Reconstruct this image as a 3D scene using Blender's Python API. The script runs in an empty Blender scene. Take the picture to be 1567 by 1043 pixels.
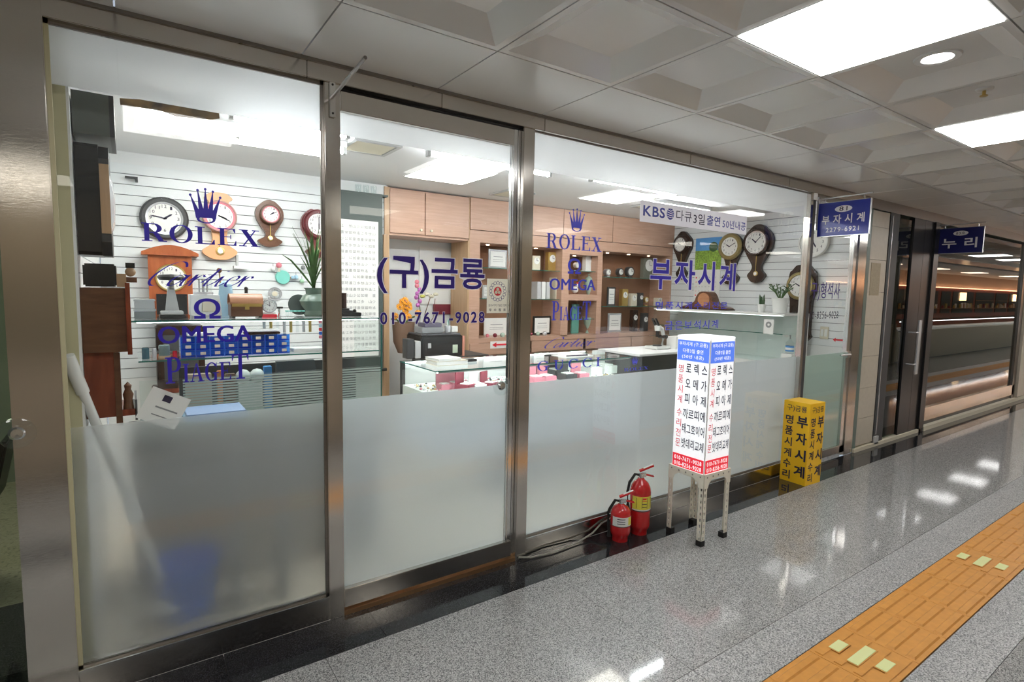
import bpy, bmesh, math, random
from mathutils import Vector, Matrix
random.seed(7)
S = bpy.context.scene
COL = S.collection
# ------------------------------------------------------------------ camera
RX = Vector((0.82237244, -0.56861646, 0.019465))
RY = Vector((0.03607784, 0.08626051, 0.99561916))
RZ = Vector((-0.56780451, -0.8180675, 0.09145272))
CAM = Vector((0, -2.3975, 1.5))
F = 842.0
cd = bpy.data.cameras.new('camera'); cam = bpy.data.objects.new('camera', cd); COL.objects.link(cam)
M = Matrix((RX, RY, RZ)).transposed().to_4x4(); M.translation = CAM
cam.matrix_world = M
cd.sensor_width = 36; cd.lens = F / 1567 * 36; cd.clip_start = .02; cd.clip_end = 200
S.camera = cam
w = bpy.data.worlds.new('world'); S.world = w; w.use_nodes = True
w.node_tree.nodes['Background'].inputs[0].default_value = (.75, .85, 1, 1)
w.node_tree.nodes['Background'].inputs[1].default_value = .25
S.view_settings.view_transform = 'Standard'; S.view_settings.look = 'None'
S.view_settings.exposure = 1.15; S.view_settings.gamma = 1; S.view_settings.use_curve_mapping = False
S.cycles.max_bounces = 12; S.cycles.transparent_max_bounces = 24; S.cycles.transmission_bounces = 12
S.cycles.diffuse_bounces = 4; S.cycles.glossy_bounces = 5; S.cycles.use_denoising = True
S.cycles.sample_clamp_indirect = 6; S.cycles.caustics_refractive = True
CORRIDOR_PANEL = 5.5; SHOP_PANEL = 5.0; TUBE = 36.0; CASE_LED = 7.0; WARM_LED = 5.0

def ray(px, py):
    return RX * (px - 783.5) - RY * (py - 521.5) - RZ * F
def I(px, py, y):            # point of the plane y = const behind a spot of the photograph -> (x, z)
    r = ray(px, py); t = (y - CAM.y) / r.y; p = CAM + r * t
    return p.x, p.z
def J(px, py, x):            # the same for a plane x = const -> (y, z)
    r = ray(px, py); t = (x - CAM.x) / r.x; p = CAM + r * t
    return p.y, p.z

# ------------------------------------------------------------------ materials
def nt(name):
    m = bpy.data.materials.new(name); m.use_nodes = True
    return m, m.node_tree, m.node_tree.nodes['Principled BSDF'], m.node_tree.nodes, m.node_tree.links
def mat(name, c, rough=.5, metal=0, spec=.5, emit=None, es=0, bump=0, bscale=200, var=0, vscale=8, coat=0):
    m, t, b, N, L = nt(name)
    b.inputs['Base Color'].default_value = (*c, 1); b.inputs['Roughness'].default_value = rough
    b.inputs['Metallic'].default_value = metal; b.inputs['Specular IOR Level'].default_value = spec
    b.inputs['Coat Weight'].default_value = coat
    if emit: b.inputs['Emission Color'].default_value = (*emit, 1); b.inputs['Emission Strength'].default_value = es
    if bump or var:
        tc = N.new('ShaderNodeTexCoord')
    if bump:
        n = N.new('ShaderNodeTexNoise'); n.inputs['Scale'].default_value = bscale
        L.new(tc.outputs['Object'], n.inputs['Vector'])
        bp = N.new('ShaderNodeBump'); bp.inputs['Strength'].default_value = bump; bp.inputs['Distance'].default_value = .002
        L.new(n.outputs['Fac'], bp.inputs['Height']); L.new(bp.outputs[0], b.inputs['Normal'])
    if var:
        n = N.new('ShaderNodeTexNoise'); n.inputs['Scale'].default_value = vscale; n.inputs['Detail'].default_value = 4
        L.new(tc.outputs['Object'], n.inputs['Vector'])
        r = N.new('ShaderNodeValToRGB'); r.color_ramp.elements[0].position = .3; r.color_ramp.elements[1].position = .7
        r.color_ramp.elements[0].color = (*[x * (1 - var) for x in c], 1); r.color_ramp.elements[1].color = (*[min(1, x * (1 + var)) for x in c], 1)
        L.new(n.outputs['Fac'], r.inputs[0]); L.new(r.outputs[0], b.inputs['Base Color'])
    return m
def wood(name, a, c, sc=(2, 2, 30), rough=.35):
    m, t, b, N, L = nt(name)
    tc = N.new('ShaderNodeTexCoord'); mp = N.new('ShaderNodeMapping'); mp.inputs['Scale'].default_value = sc
    n = N.new('ShaderNodeTexNoise'); n.inputs['Scale'].default_value = 2; n.inputs['Detail'].default_value = 6; n.inputs['Distortion'].default_value = .6
    r = N.new('ShaderNodeValToRGB'); r.color_ramp.elements[0].position = .3; r.color_ramp.elements[1].position = .7
    r.color_ramp.elements[0].color = (*a, 1); r.color_ramp.elements[1].color = (*c, 1)
    L.new(tc.outputs['Object'], mp.inputs[0]); L.new(mp.outputs[0], n.inputs['Vector']); L.new(n.outputs['Fac'], r.inputs[0])
    L.new(r.outputs[0], b.inputs['Base Color']); b.inputs['Roughness'].default_value = rough
    return m
def granite(name, stops, rough, sc=320, spec=.5):
    m, t, b, N, L = nt(name)
    tc = N.new('ShaderNodeTexCoord'); geo = N.new('ShaderNodeNewGeometry')
    v = N.new('ShaderNodeTexVoronoi'); v.inputs['Scale'].default_value = sc; L.new(geo.outputs['Position'], v.inputs['Vector'])
    n = N.new('ShaderNodeTexNoise'); n.inputs['Scale'].default_value = sc * .6; n.inputs['Detail'].default_value = 3; L.new(geo.outputs['Position'], n.inputs['Vector'])
    sp = N.new('ShaderNodeSeparateColor'); L.new(v.outputs['Color'], sp.inputs[0])
    mx = N.new('ShaderNodeMath'); mx.operation = 'ADD'; L.new(sp.outputs[0], mx.inputs[0]); L.new(n.outputs['Fac'], mx.inputs[1])
    ml = N.new('ShaderNodeMath'); ml.operation = 'MULTIPLY'; ml.inputs[1].default_value = .5; L.new(mx.outputs[0], ml.inputs[0])
    r = N.new('ShaderNodeValToRGB'); e = r.color_ramp.elements
    e[0].position = stops[0][0]; e[0].color = (*stops[0][1], 1); e[1].position = stops[-1][0]; e[1].color = (*stops[-1][1], 1)
    for p, c in stops[1:-1]: k = e.new(p); k.color = (*c, 1)
    L.new(ml.outputs[0], r.inputs[0]); L.new(r.outputs[0], b.inputs['Base Color'])
    b.inputs['Roughness'].default_value = rough; b.inputs['Specular IOR Level'].default_value = spec
    return m
def steel(name, c=(.56, .53, .48), rough=.2):
    m, t, b, N, L = nt(name)
    b.inputs['Metallic'].default_value = 1; b.inputs['Base Color'].default_value = (*c, 1)
    tc = N.new('ShaderNodeNewGeometry'); mp = N.new('ShaderNodeMapping'); mp.inputs['Scale'].default_value = (30, 30, 900)
    n = N.new('ShaderNodeTexNoise'); n.inputs['Scale'].default_value = 1; n.inputs['Detail'].default_value = 2
    L.new(tc.outputs['Position'], mp.inputs[0]); L.new(mp.outputs[0], n.inputs['Vector'])
    mr = N.new('ShaderNodeMapRange'); mr.inputs[3].default_value = rough * .7; mr.inputs[4].default_value = rough * 1.4
    L.new(n.outputs['Fac'], mr.inputs[0]); L.new(mr.outputs[0], b.inputs['Roughness'])
    b.inputs['Anisotropic'].default_value = .6
    bp = N.new('ShaderNodeBump'); bp.inputs['Strength'].default_value = .06; bp.inputs['Distance'].default_value = .001
    L.new(n.outputs['Fac'], bp.inputs['Height']); L.new(bp.outputs[0], b.inputs['Normal'])
    return m
def glass(name, tint=(.93, .97, .955), boost=1.0):
    m = bpy.data.materials.new(name); m.use_nodes = True; N = m.node_tree.nodes; L = m.node_tree.links
    N.clear(); o = N.new('ShaderNodeOutputMaterial'); mx = N.new('ShaderNodeMixShader')
    tr = N.new('ShaderNodeBsdfTransparent'); tr.inputs[0].default_value = (*tint, 1)
    g = N.new('ShaderNodeBsdfGlossy'); g.inputs['Roughness'].default_value = 0.0; g.inputs[0].default_value = (boost, boost, boost, 1)
    f = N.new('ShaderNodeFresnel'); f.inputs[0].default_value = 1.5
    ge = N.new('ShaderNodeNewGeometry'); iv = N.new('ShaderNodeMath'); iv.operation = 'SUBTRACT'; iv.inputs[0].default_value = 1
    L.new(ge.outputs['Backfacing'], iv.inputs[1])
    ml = N.new('ShaderNodeMath'); ml.operation = 'MULTIPLY'; L.new(f.outputs[0], ml.inputs[0]); L.new(iv.outputs[0], ml.inputs[1])
    L.new(ml.outputs[0], mx.inputs[0]); L.new(tr.outputs[0], mx.inputs[1]); L.new(g.outputs[0], mx.inputs[2])
    L.new(mx.outputs[0], o.inputs[0])
    return m
def frost(name, tint=(.93, .96, .96), rough=.42, haze=.25):
    m = bpy.data.materials.new(name); m.use_nodes = True; N = m.node_tree.nodes; L = m.node_tree.links
    N.clear(); o = N.new('ShaderNodeOutputMaterial'); mx = N.new('ShaderNodeMixShader'); m2 = N.new('ShaderNodeMixShader'); m3 = N.new('ShaderNodeMixShader')
    g = N.new('ShaderNodeBsdfGlass'); g.inputs['Color'].default_value = (*tint, 1); g.inputs['Roughness'].default_value = rough; g.inputs['IOR'].default_value = 1.3
    tl = N.new('ShaderNodeBsdfTranslucent'); tl.inputs[0].default_value = (*tint, 1)
    df = N.new('ShaderNodeBsdfDiffuse'); df.inputs[0].default_value = (.8, .81, .82, 1)
    m2.inputs[0].default_value = .45; L.new(tl.outputs[0], m2.inputs[1]); L.new(df.outputs[0], m2.inputs[2])
    mx.inputs[0].default_value = haze; L.new(g.outputs[0], mx.inputs[1]); L.new(m2.outputs[0], mx.inputs[2])
    L.new(mx.outputs[0], o.inputs[0])
    return m
def emis(name, c, s):
    m = bpy.data.materials.new(name); m.use_nodes = True; N = m.node_tree.nodes; L = m.node_tree.links
    N.clear(); o = N.new('ShaderNodeOutputMaterial'); e = N.new('ShaderNodeEmission'); e.inputs[0].default_value = (*c, 1); e.inputs[1].default_value = s
    L.new(e.outputs[0], o.inputs[0]); return m
def striped(name, a, c, freq, axis=2, rough=.5):
    m, t, b, N, L = nt(name)
    tc = N.new('ShaderNodeTexCoord'); s = N.new('ShaderNodeSeparateXYZ'); L.new(tc.outputs['Object'], s.inputs[0])
    k = N.new('ShaderNodeMath'); k.operation = 'MULTIPLY'; k.inputs[1].default_value = freq; L.new(s.outputs[axis], k.inputs[0])
    fr = N.new('ShaderNodeMath'); fr.operation = 'FRACT'; L.new(k.outputs[0], fr.inputs[0])
    g = N.new('ShaderNodeMath'); g.operation = 'GREATER_THAN'; g.inputs[1].default_value = .5; L.new(fr.outputs[0], g.inputs[0])
    mx = N.new('ShaderNodeMix'); mx.data_type = 'RGBA'; mx.inputs[6].default_value = (*a, 1); mx.inputs[7].default_value = (*c, 1)
    L.new(g.outputs[0], mx.inputs[0]); L.new(mx.outputs[2], b.inputs['Base Color']); b.inputs['Roughness'].default_value = rough
    return m

STEEL = steel('stainless_steel', (.64, .61, .57), .14); CHROME = steel('chrome', (.75, .75, .75), .12)
DKSTEEL = steel('dark_steel', (.3, .28, .26), .3)
GRAN = granite('grey_granite', [(.22, (.06, .06, .065)), (.38, (.2, .2, .2)), (.52, (.34, .335, .33)), (.75, (.52, .51, .5))], .06, 300)
GRANR = granite('rough_grey_granite', [(.22, (.07, .07, .08)), (.38, (.24, .24, .24)), (.52, (.38, .375, .37)), (.75, (.6, .6, .6))], .35, 240)
BLKGR = granite('black_granite', [(.2, (.006, .006, .008)), (.5, (.015, .016, .018)), (.8, (.05, .05, .055))], .06, 300)
TACT = mat('ochre_tactile', (.62, .28, .055), .45, var=.07, vscale=25)
GLOW = mat('pale_yellow_insert', (.72, .76, .38), .4)
CEILM = mat('painted_metal_ceiling', (.8, .8, .785), .2, spec=.7)
SEAMM = mat('ceiling_grid', (.16, .15, .14), .5)
WHITE = mat('white_paint', (.78, .79, .79), .6)
SHOPW = mat('shop_ceiling', (.8, .81, .82), .7)
SLAT = mat('white_slat', (.74, .77, .78), .35)
GROOVE = mat('slat_groove', (.16, .17, .18), .6)
BLACK = mat('black_plastic', (.012, .012, .013), .35)
DKGREY = mat('dark_grey', (.05, .052, .055), .5)
GREY = mat('mid_grey', (.25, .26, .27), .5)
LGREY = mat('light_grey', (.5, .51, .51), .5)
DKGREEN = mat('dark_green_board', (.055, .075, .07), .5)
PAPER = mat('white_paper', (.8, .8, .78), .7)
CREAM = mat('cream', (.68, .63, .5), .5)
IVORY = mat('ivory_paint', (.78, .74, .63), .45)
BEIGE = mat('beige_tile', (.52, .475, .39), .35, var=.04, vscale=20)
BEIGED = mat('brown_beige_tile', (.36, .3, .2), .5, var=.15, vscale=120)
PYEL = mat('pale_yellow_wood', (.55, .52, .33), .5)
RED = mat('red_lacquer', (.55, .012, .015), .22, coat=.5)
REDP = mat('red_print', (.75, .02, .04), .5)
PINKP = mat('pink_print', (.85, .1, .14), .5)
YEL = mat('yellow_board', (.95, .56, .012), .4)
YLAB = mat('yellow_label', (.8, .72, .08), .4)
INK = mat('navy_ink', (.02, .015, .05), .5)
BLUEV = mat('blue_vinyl', (.035, .02, .42), .35)
BLUEV2 = mat('bright_blue_vinyl', (.06, .07, .62), .35)
NAVYV = mat('navy_vinyl', (.03, .012, .2), .35)
WVINYL = mat('white_vinyl', (.85, .83, .88), .4)
SIGNB = mat('sign_blue', (.012, .025, .3), .3)
SIGND = mat('sign_navy', (.008, .01, .13), .3)
WOODL = wood('light_cherry_wood', (.46, .28, .2), (.55, .345, .255))
WOODO = wood('orange_wood', (.36, .16, .08), (.48, .23, .12))
WOODT = wood('tan_wood', (.42, .27, .15), (.52, .34, .2), (20, 20, 2))
WOODR = wood('red_mahogany', (.13, .022, .01), (.24, .05, .022), (15, 15, 3), .25)
WOODB = wood('brown_wood', (.09, .035, .018), (.16, .07, .035), (4, 4, 20), .3)
WOODK = wood('dark_wood', (.018, .01, .008), (.045, .022, .016), (10, 10, 4), .25)
WOODC = wood('cherry_clock_wood', (.3, .07, .022), (.42, .12, .04), (15, 15, 3), .3)
GOLD = mat('gold', (.62, .45, .15), .3, metal=.8)
AGOLD = mat('antique_gold', (.3, .24, .1), .4, metal=.5, bump=.6, bscale=150)
DIAL = mat('clock_dial', (.82, .82, .79), .4)
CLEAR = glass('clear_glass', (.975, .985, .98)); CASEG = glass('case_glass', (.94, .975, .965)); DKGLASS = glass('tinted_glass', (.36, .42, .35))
GREENE = mat('green_glass_edge', (.02, .16, .13), .15)
FROST = frost('frosted_film', (.97, .98, .985), rough=.3, haze=.16); FROSTD = frost('led_blue_film', (.93, .97, 1), rough=.34, haze=.4); FROSTT = frost('dense_frosted_film', (.97, .98, .99), rough=.55, haze=.6); FROSTR = frost('frosted_film_green', (.82, .92, .88))  # FROSTD: blue glow of the case LEDs is put into the film tint
LITP = emis('corridor_panel_light', (1, .99, .97), CORRIDOR_PANEL)
SHOPP = emis('shop_panel_light', (1, .97, .88), SHOP_PANEL)
TUBEM = emis('fluorescent_tube', (.95, .98, 1), TUBE)
LEDM = emis('case_led', (.93, .97, 1), CASE_LED)
WARM = emis('warm_spot', (1, .62, .32), WARM_LED)
SIGNW = mat('lit_white_plastic', (.85, .86, .88), .4, emit=(.95, .97, 1), es=.26)
SIGNBL = mat('lit_blue_plastic', (.1, .22, .8), .4, emit=(.1, .22, .9), es=.25)
SIGNRD = mat('lit_red_plastic', (.8, .03, .05), .4, emit=(.9, .03, .06), es=.2)
PLANT = mat('green_leaf', (.05, .13, .03), .45, var=.3, vscale=30)
PLANTD = mat('dark_green_leaf', (.03, .09, .03), .4)
POTG = mat('celadon_dark', (.14, .2, .16), .25, bump=.5, bscale=60)
CELA = mat('celadon', (.38, .5, .42), .2)
POTW = mat('white_ceramic', (.78, .79, .77), .25)
ORANGE = mat('orange_petal', (.9, .42, .04), .6)
PINK = mat('pink', (.72, .22, .28), .6)
MAROON = mat('maroon', (.2, .02, .04), .5)
PURPLE = mat('purple_petal', (.5, .15, .45), .6)
WICKER = mat('wicker', (.2, .12, .08), .7, bump=.8, bscale=90)
BLUEP = mat('blue_plastic', (.008, .12, .62), .4)
BLUET = glass('blue_clear_plastic', (.45, .7, .95))
TEAL = mat('teal', (.2, .6, .52), .5)
LBLUE = mat('light_blue', (.35, .55, .7), .5)
SKYB = mat('sky_blue_print', (.08, .3, .65), .5)
GRASSP = mat('green_print', (.25, .4, .06), .5, var=.5, vscale=60)
SHOPF = granite('shop_floor_tile', [(.2, (.3, .26, .2)), (.35, (.6, .52, .4)), (.8, (.7, .62, .5))], .35, 90)
ACRY = glass('acrylic', (.94, .96, .96))
FILM = mat('pale_stripe_film', (.5, .6, .56), .4)
SILV = mat('silver_trinket', (.7, .71, .74), .25, metal=.6)
RUBBER = mat('black_rubber', (.01, .01, .01), .6)
def thinsheet(name, c):
    m = bpy.data.materials.new(name); m.use_nodes = True; N = m.node_tree.nodes; L = m.node_tree.links
    N.clear(); o = N.new('ShaderNodeOutputMaterial'); mx = N.new('ShaderNodeMixShader'); a = N.new('ShaderNodeBsdfDiffuse'); b = N.new('ShaderNodeBsdfTranslucent')
    a.inputs[0].default_value = b.inputs[0].default_value = (*c, 1); mx.inputs[0].default_value = .35
    L.new(a.outputs[0], mx.inputs[1]); L.new(b.outputs[0], mx.inputs[2]); L.new(mx.outputs[0], o.inputs[0]); return m
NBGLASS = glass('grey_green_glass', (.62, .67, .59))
WARMWALL = mat('warm_wall', (.75, .5, .35), .5)

# ------------------------------------------------------------------ mesh builder
class MB:
    def __init__(s): s.v = []; s.f = []; s.m = []; s.mats = []; s.sm = []
    def mi(s, m):
        if m not in s.mats: s.mats.append(m)
        return s.mats.index(m)
    def add(s, vs, fs, m, smooth=False, T=None):
        n = len(s.v); k = s.mi(m)
        s.v += [tuple(T @ Vector(v)) if T else tuple(v) for v in vs]
        s.f += [tuple(i + n for i in f) for f in fs]; s.m += [k] * len(fs); s.sm += [smooth] * len(fs)
        return s
    def box(s, x0, x1, y0, y1, z0, z1, m, T=None, bev=0):
        if x0 > x1: x0, x1 = x1, x0
        if y0 > y1: y0, y1 = y1, y0
        if z0 > z1: z0, z1 = z1, z0
        if not bev:
            vs = [(x, y, z) for x in (x0, x1) for y in (y0, y1) for z in (z0, z1)]
            fs = [(0, 1, 3, 2), (4, 6, 7, 5), (0, 4, 5, 1), (2, 3, 7, 6), (0, 2, 6, 4), (1, 5, 7, 3)]
            return s.add(vs, fs, m, False, T)
        b = bmesh.new(); bmesh.ops.create_cube(b, size=1)
        for v in b.verts: v.co = Vector(((x0 + x1) / 2 + v.co.x * (x1 - x0), (y0 + y1) / 2 + v.co.y * (y1 - y0), (z0 + z1) / 2 + v.co.z * (z1 - z0)))
        bmesh.ops.bevel(b, geom=b.edges[:], offset=bev, segments=2, affect='EDGES')
        b.verts.index_update(); s.add([v.co[:] for v in b.verts], [[v.index for v in f.verts] for f in b.faces], m, False, T); b.free(); return s
    def lathe(s, prof, m, n=24, T=None, smooth=True, a0=0, a1=2 * math.pi, cap=True):   # prof: (r, z), around z
        full = abs(a1 - a0 - 2 * math.pi) < 1e-6; k = n if full else n + 1
        vs = [(r * math.cos(a0 + (a1 - a0) * i / n), r * math.sin(a0 + (a1 - a0) * i / n), z) for r, z in prof for i in range(k)]
        fs = []
        for j in range(len(prof) - 1):
            for i in range(n):
                a = j * k + i; b = j * k + (i + 1) % k; fs.append((a, b, b + k, a + k))
        if full and cap:
            if prof[0][0] > 1e-6 and prof[1][0] > 1e-6: fs.append(tuple(range(k))[::-1])
            if prof[-1][0] > 1e-6 and not (prof[-2][0] < 1e-6 and abs(prof[-2][1] - prof[-1][1]) < 1e-6): fs.append(tuple((len(prof) - 1) * k + i for i in range(k)))
        return s.add(vs, fs, m, smooth, T)
    def cyl(s, p, q, r, m, n=12, r2=None, smooth=True):
        p = Vector(p); q = Vector(q); d = q - p
        T = Matrix.Translation(p) @ d.to_track_quat('Z', 'Y').to_matrix().to_4x4()
        return s.lathe([(r, 0), (r if r2 is None else r2, d.length)], m, n, T, smooth)
    def tube(s, pts, r, m, n=8, rs=None):
        pts = [Vector(p) for p in pts]; vs = []; fs = []
        for i, p in enumerate(pts):
            d = (pts[min(i + 1, len(pts) - 1)] - pts[max(i - 1, 0)]).normalized()
            q = d.to_track_quat('Z', 'Y'); rr = rs[i] if rs else r
            vs += [p + q @ Vector((rr * math.cos(2 * math.pi * k / n), rr * math.sin(2 * math.pi * k / n), 0)) for k in range(n)]
        for i in range(len(pts) - 1):
            for k in range(n): a = i * n + k; b = i * n + (k + 1) % n; fs.append((a, b, b + n, a + n))
        fs.append(tuple(range(n))[::-1]); fs.append(tuple((len(pts) - 1) * n + k for k in range(n)))
        return s.add(vs, fs, m, True)
    def prism(s, poly, y0, y1, m, T=None, smooth=False):     # polygon in (x, z), extruded along y
        n = len(poly)
        vs = [(x, y0, z) for x, z in poly] + [(x, y1, z) for x, z in poly]
        fs = [tuple(range(n)), tuple(range(2 * n - 1, n - 1, -1))] + [(i, i + n, (i + 1) % n + n, (i + 1) % n) for i in range(n)]
        return s.add(vs, fs, m, smooth, T)
    def ball(s, c, r, m, n=10, sz=1):
        T = Matrix.Translation(Vector(c))
        return s.lathe([(r * math.sin(math.pi * i / (n // 2 + 1)) + 1e-5, -r * sz * math.cos(math.pi * i / (n // 2 + 1))) for i in range(n // 2 + 2)], m, n, T)
    def mesh(s, name):
        me = bpy.data.meshes.new(name); me.from_pydata(s.v, [], s.f)
        for m in s.mats: me.materials.append(m)
        me.polygons.foreach_set('material_index', s.m); me.polygons.foreach_set('use_smooth', s.sm)
        b = bmesh.new(); b.from_mesh(me); bmesh.ops.recalc_face_normals(b, faces=b.faces[:]); b.to_mesh(me); b.free()
        if any(s.sm): me.set_sharp_from_angle(angle=math.radians(35))
        me.update(); return me

def ent(name, label, cat, loc=(0, 0, 0), rz=0, group=None, kind=None):
    o = bpy.data.objects.new(name, None); COL.objects.link(o); o.location = loc; o.rotation_euler = (0, 0, rz); o.empty_display_size = .05
    if label: o['label'] = label
    if cat: o['category'] = cat
    if group: o['group'] = group
    if kind: o['kind'] = kind
    return o
def part(name, mb, parent=None, label=None, loc=(0, 0, 0), rot=(0, 0, 0), kind=None):
    me = mb if isinstance(mb, bpy.types.Mesh) else mb.mesh(name)
    o = bpy.data.objects.new(name, me); COL.objects.link(o); o.parent = parent; o.location = loc; o.rotation_euler = rot
    if label: o['label'] = label
    if kind: o['kind'] = kind
    return o
def one(name, mb, label, cat, loc=(0, 0, 0), rz=0, group=None):
    o = part(name, mb, None, label, loc, (0, 0, rz)); o['category'] = cat
    if group: o['group'] = group
    return o
def struct(name, mb=None, label=None):
    if mb is None: return ent(name, label, None, kind='structure')
    return part(name, mb, None, label, kind='structure')
def dup(o, loc=None, rz=None, label=None, parent=None):
    c = o.copy(); COL.objects.link(c); c.parent = parent
    if loc is not None: c.location = loc
    if rz is not None: c.rotation_euler = (0, 0, rz)
    if label: c['label'] = label
    for ch in list(o.children): dup(ch, parent=c)
    return c

# ------------------------------------------------------------------ lettering
GC = {}
def glyph(ch, off=0.0):
    k = (ch, off)
    if k in GC: return GC[k]
    cu = bpy.data.curves.new('t', 'FONT'); cu.body = ch; cu.offset = off; cu.resolution_u = 3
    o = bpy.data.objects.new('t', cu); COL.objects.link(o)
    dg = bpy.context.evaluated_depsgraph_get(); me = bpy.data.meshes.new_from_object(o.evaluated_get(dg))
    vs = [(v.co.x, v.co.y) for v in me.vertices]; fs = [tuple(p.vertices) for p in me.polygons]
    bpy.data.objects.remove(o); bpy.data.curves.remove(cu); bpy.data.meshes.remove(me)
    GC[k] = (vs, fs); return GC[k]
def adv(ch):
    if ch in '0123456789': return .6
    if ch == '-': return .46
    if ch == ' ': return .33
    if ord(ch) > 0x2000 and ch not in 'Ω': return .95
    vs, _ = glyph(ch); return (max(v[0] for v in vs) + .07) if vs else .4
def text_flat(s, off=.0, track=0, ref=0.0):    # -> verts, faces normalised to the un-thickened bounding box 0..1
    x = 0; V = []; Fc = []; bx = []
    for ch in s:
        if ch != ' ':
            vs, fs = glyph(ch, off); v0, _ = glyph(ch)
            sh = 0
            if ch in '0123456789-': sh = adv(ch) / 2 - (min(p[0] for p in v0) + max(p[0] for p in v0)) / 2
            n = len(V); V += [(a + x + sh, b) for a, b in vs]; Fc += [tuple(i + n for i in f) for f in fs]
            bx += [(a + x + sh, b) for a, b in v0]
        x += adv(ch) + track
    x0 = min(p[0] for p in bx); x1 = max(p[0] for p in bx); y0 = min(p[1] for p in bx); y1 = max(p[1] for p in bx)
    return [((a - x0) / (x1 - x0), (b - y0) / (y1 - y0)) for a, b in V], Fc
def flat(mb, V, Fc, m, x0, z0, W, H, y, t=.0006):      # put 0..1 lettering on a wall facing -Y, raised t
    dy = [0.0] * len(V); used = -1
    if len(Fc) < 400:
        for k, f in enumerate(Fc):
            for i in f:
                if not dy[i]: dy[i] = k * 1.2e-6
    mb.add([(x0 + a * W, y - t - dy[i], z0 + b * H) for i, (a, b) in enumerate(V)], Fc, m)
    return mb
def letter(mb, s, m, x0, z0, W, H, y=0, off=.0, track=0, t=.0006):
    if s == 'OMEGA':
        V, Fc = text_flat(s, 0, track)
        for k, d in enumerate((-.007, -.002, .003, .008)): n = len(V); mb.add([(x0 + (a + d) * W, y - t - k * 3e-5, z0 + b * H) for a, b in V], Fc, m)
        return mb
    V, Fc = text_flat(s, off, track); return flat(mb, V, Fc, m, x0, z0, W, H, y, t)
def arc(cx, cy, rx, ry, tx, ty, a0=0, a1=360, n=28):     # elliptic ring whose stroke is tx thick at the sides, ty at top
    V = []; Fc = []
    for i in range(n + 1):
        a = math.radians(a0 + (a1 - a0) * i / n); c, s_ = math.cos(a), math.sin(a)
        V += [(cx + rx * c, cy + ry * s_), (cx + (rx - tx) * c, cy + (ry - ty) * s_)]
    for i in range(n): Fc.append((2 * i, 2 * i + 2, 2 * i + 3, 2 * i + 1))
    return V, Fc
def R4(x0, y0, x1, y1): return [(x0, y0), (x1, y0), (x1, y1), (x0, y1)], [(0, 1, 2, 3)]
def Q4(*p): return list(p), [tuple(range(len(p)))]
def serifglyph(c, sw=.19, h=.055):
    st = lambda x: R4(x, 0, x + sw, 1); sf = lambda x0, x1, b: R4(x0, b, x1, b + h)
    if c == 'I': return [st(.1), sf(0, .39, 0), sf(0, .39, 1 - h)], .39
    if c == 'R': return [st(.1), sf(0, .4, 0), sf(0, .3, 1 - h), R4(.25, 1 - h, .45, 1), R4(.25, .46, .45, .46 + h), arc(.44, .73, .33, .27, sw, h, -90, 90, 14), Q4((.42, .48), (.62, .48), (.84, .03), (.64, .03)), sf(.62, .95, 0)], .95
    if c == 'P': return [st(.1), sf(0, .42, 0), sf(0, .3, 1 - h), R4(.25, 1 - h, .42, 1), R4(.25, .42, .42, .42 + h), arc(.4, .71, .32, .29, sw * .9, h, -90, 90, 14)], .74
    if c == 'O': return [arc(.46, .5, .46, .52, sw, h)], .92
    if c == 'L': return [st(.1), sf(0, .4, 1 - h), sf(0, .8, 0), Q4((.8, 0), (.8, .28), (.76, .28), (.66, .05))], .82
    if c == 'E': return [st(.1), sf(0, .8, 0), sf(0, .76, 1 - h), R4(.25, .48, .56, .48 + h), R4(.54, .38, .58, .64), Q4((.8, 0), (.8, .28), (.77, .28), (.68, .05)), Q4((.76, 1), (.76, .74), (.73, .74), (.64, .95))], .82
    if c == 'X': return [Q4((.08, 1), (.32, 1), (.86, 0), (.62, 0)), Q4((.7, 1), (.77, 1), (.2, 0), (.12, 0)), sf(0, .4, 1 - h), sf(.58, .9, 1 - h), sf(0, .34, 0), sf(.52, .95, 0)], .95
    if c == 'A': return [Q4((.4, 1), (.5, 1), (.85, 0), (.62, 0)), Q4((.38, .95), (.44, .95), (.15, 0), (.08, 0)), R4(.2, .3, .62, .3 + h), sf(0, .28, 0), sf(.52, .95, 0)], .95
    if c == 'T': return [st(.33), sf(.2, .66, 0), sf(0, .86, 1 - h), Q4((0, 1), (0, .74), (.03, .74), (.12, .95)), Q4((.86, 1), (.86, .74), (.83, .74), (.74, .95))], .86
    if c == 'C': return [arc(.45, .5, .45, .52, sw, h, 38, 322), R4(.76, .72, .8, 1)], .84
    if c == 'G': return [arc(.45, .5, .45, .52, sw, h, 38, 322), R4(.76, .72, .8, 1), R4(.62, .03, .62 + sw * .9, .42), sf(.5, .92, .4)], .92
    if c == 'U': return [R4(.1, .3, .1 + sw, 1), R4(.66, .3, .72, 1), arc(.41, .32, .31, .34, sw, h, 180, 360, 14), sf(0, .38, 1 - h), sf(.55, .83, 1 - h)], .83
def serif_text(s, gap=.1, sizes=None, sw=.19, h=.055):
    x = 0; V = []; Fc = []
    for i, c in enumerate(s):
        k = sizes[i] if sizes else 1; g, wd = serifglyph(c, sw, h)
        for v, f in g:
            n = len(V); V += [(x + a * k, b * k) for a, b in v]; Fc += [tuple(j + n for j in q) for q in f]
        x += (wd + gap) * k
    return [(a / (x - gap), b) for a, b in V], Fc
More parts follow.
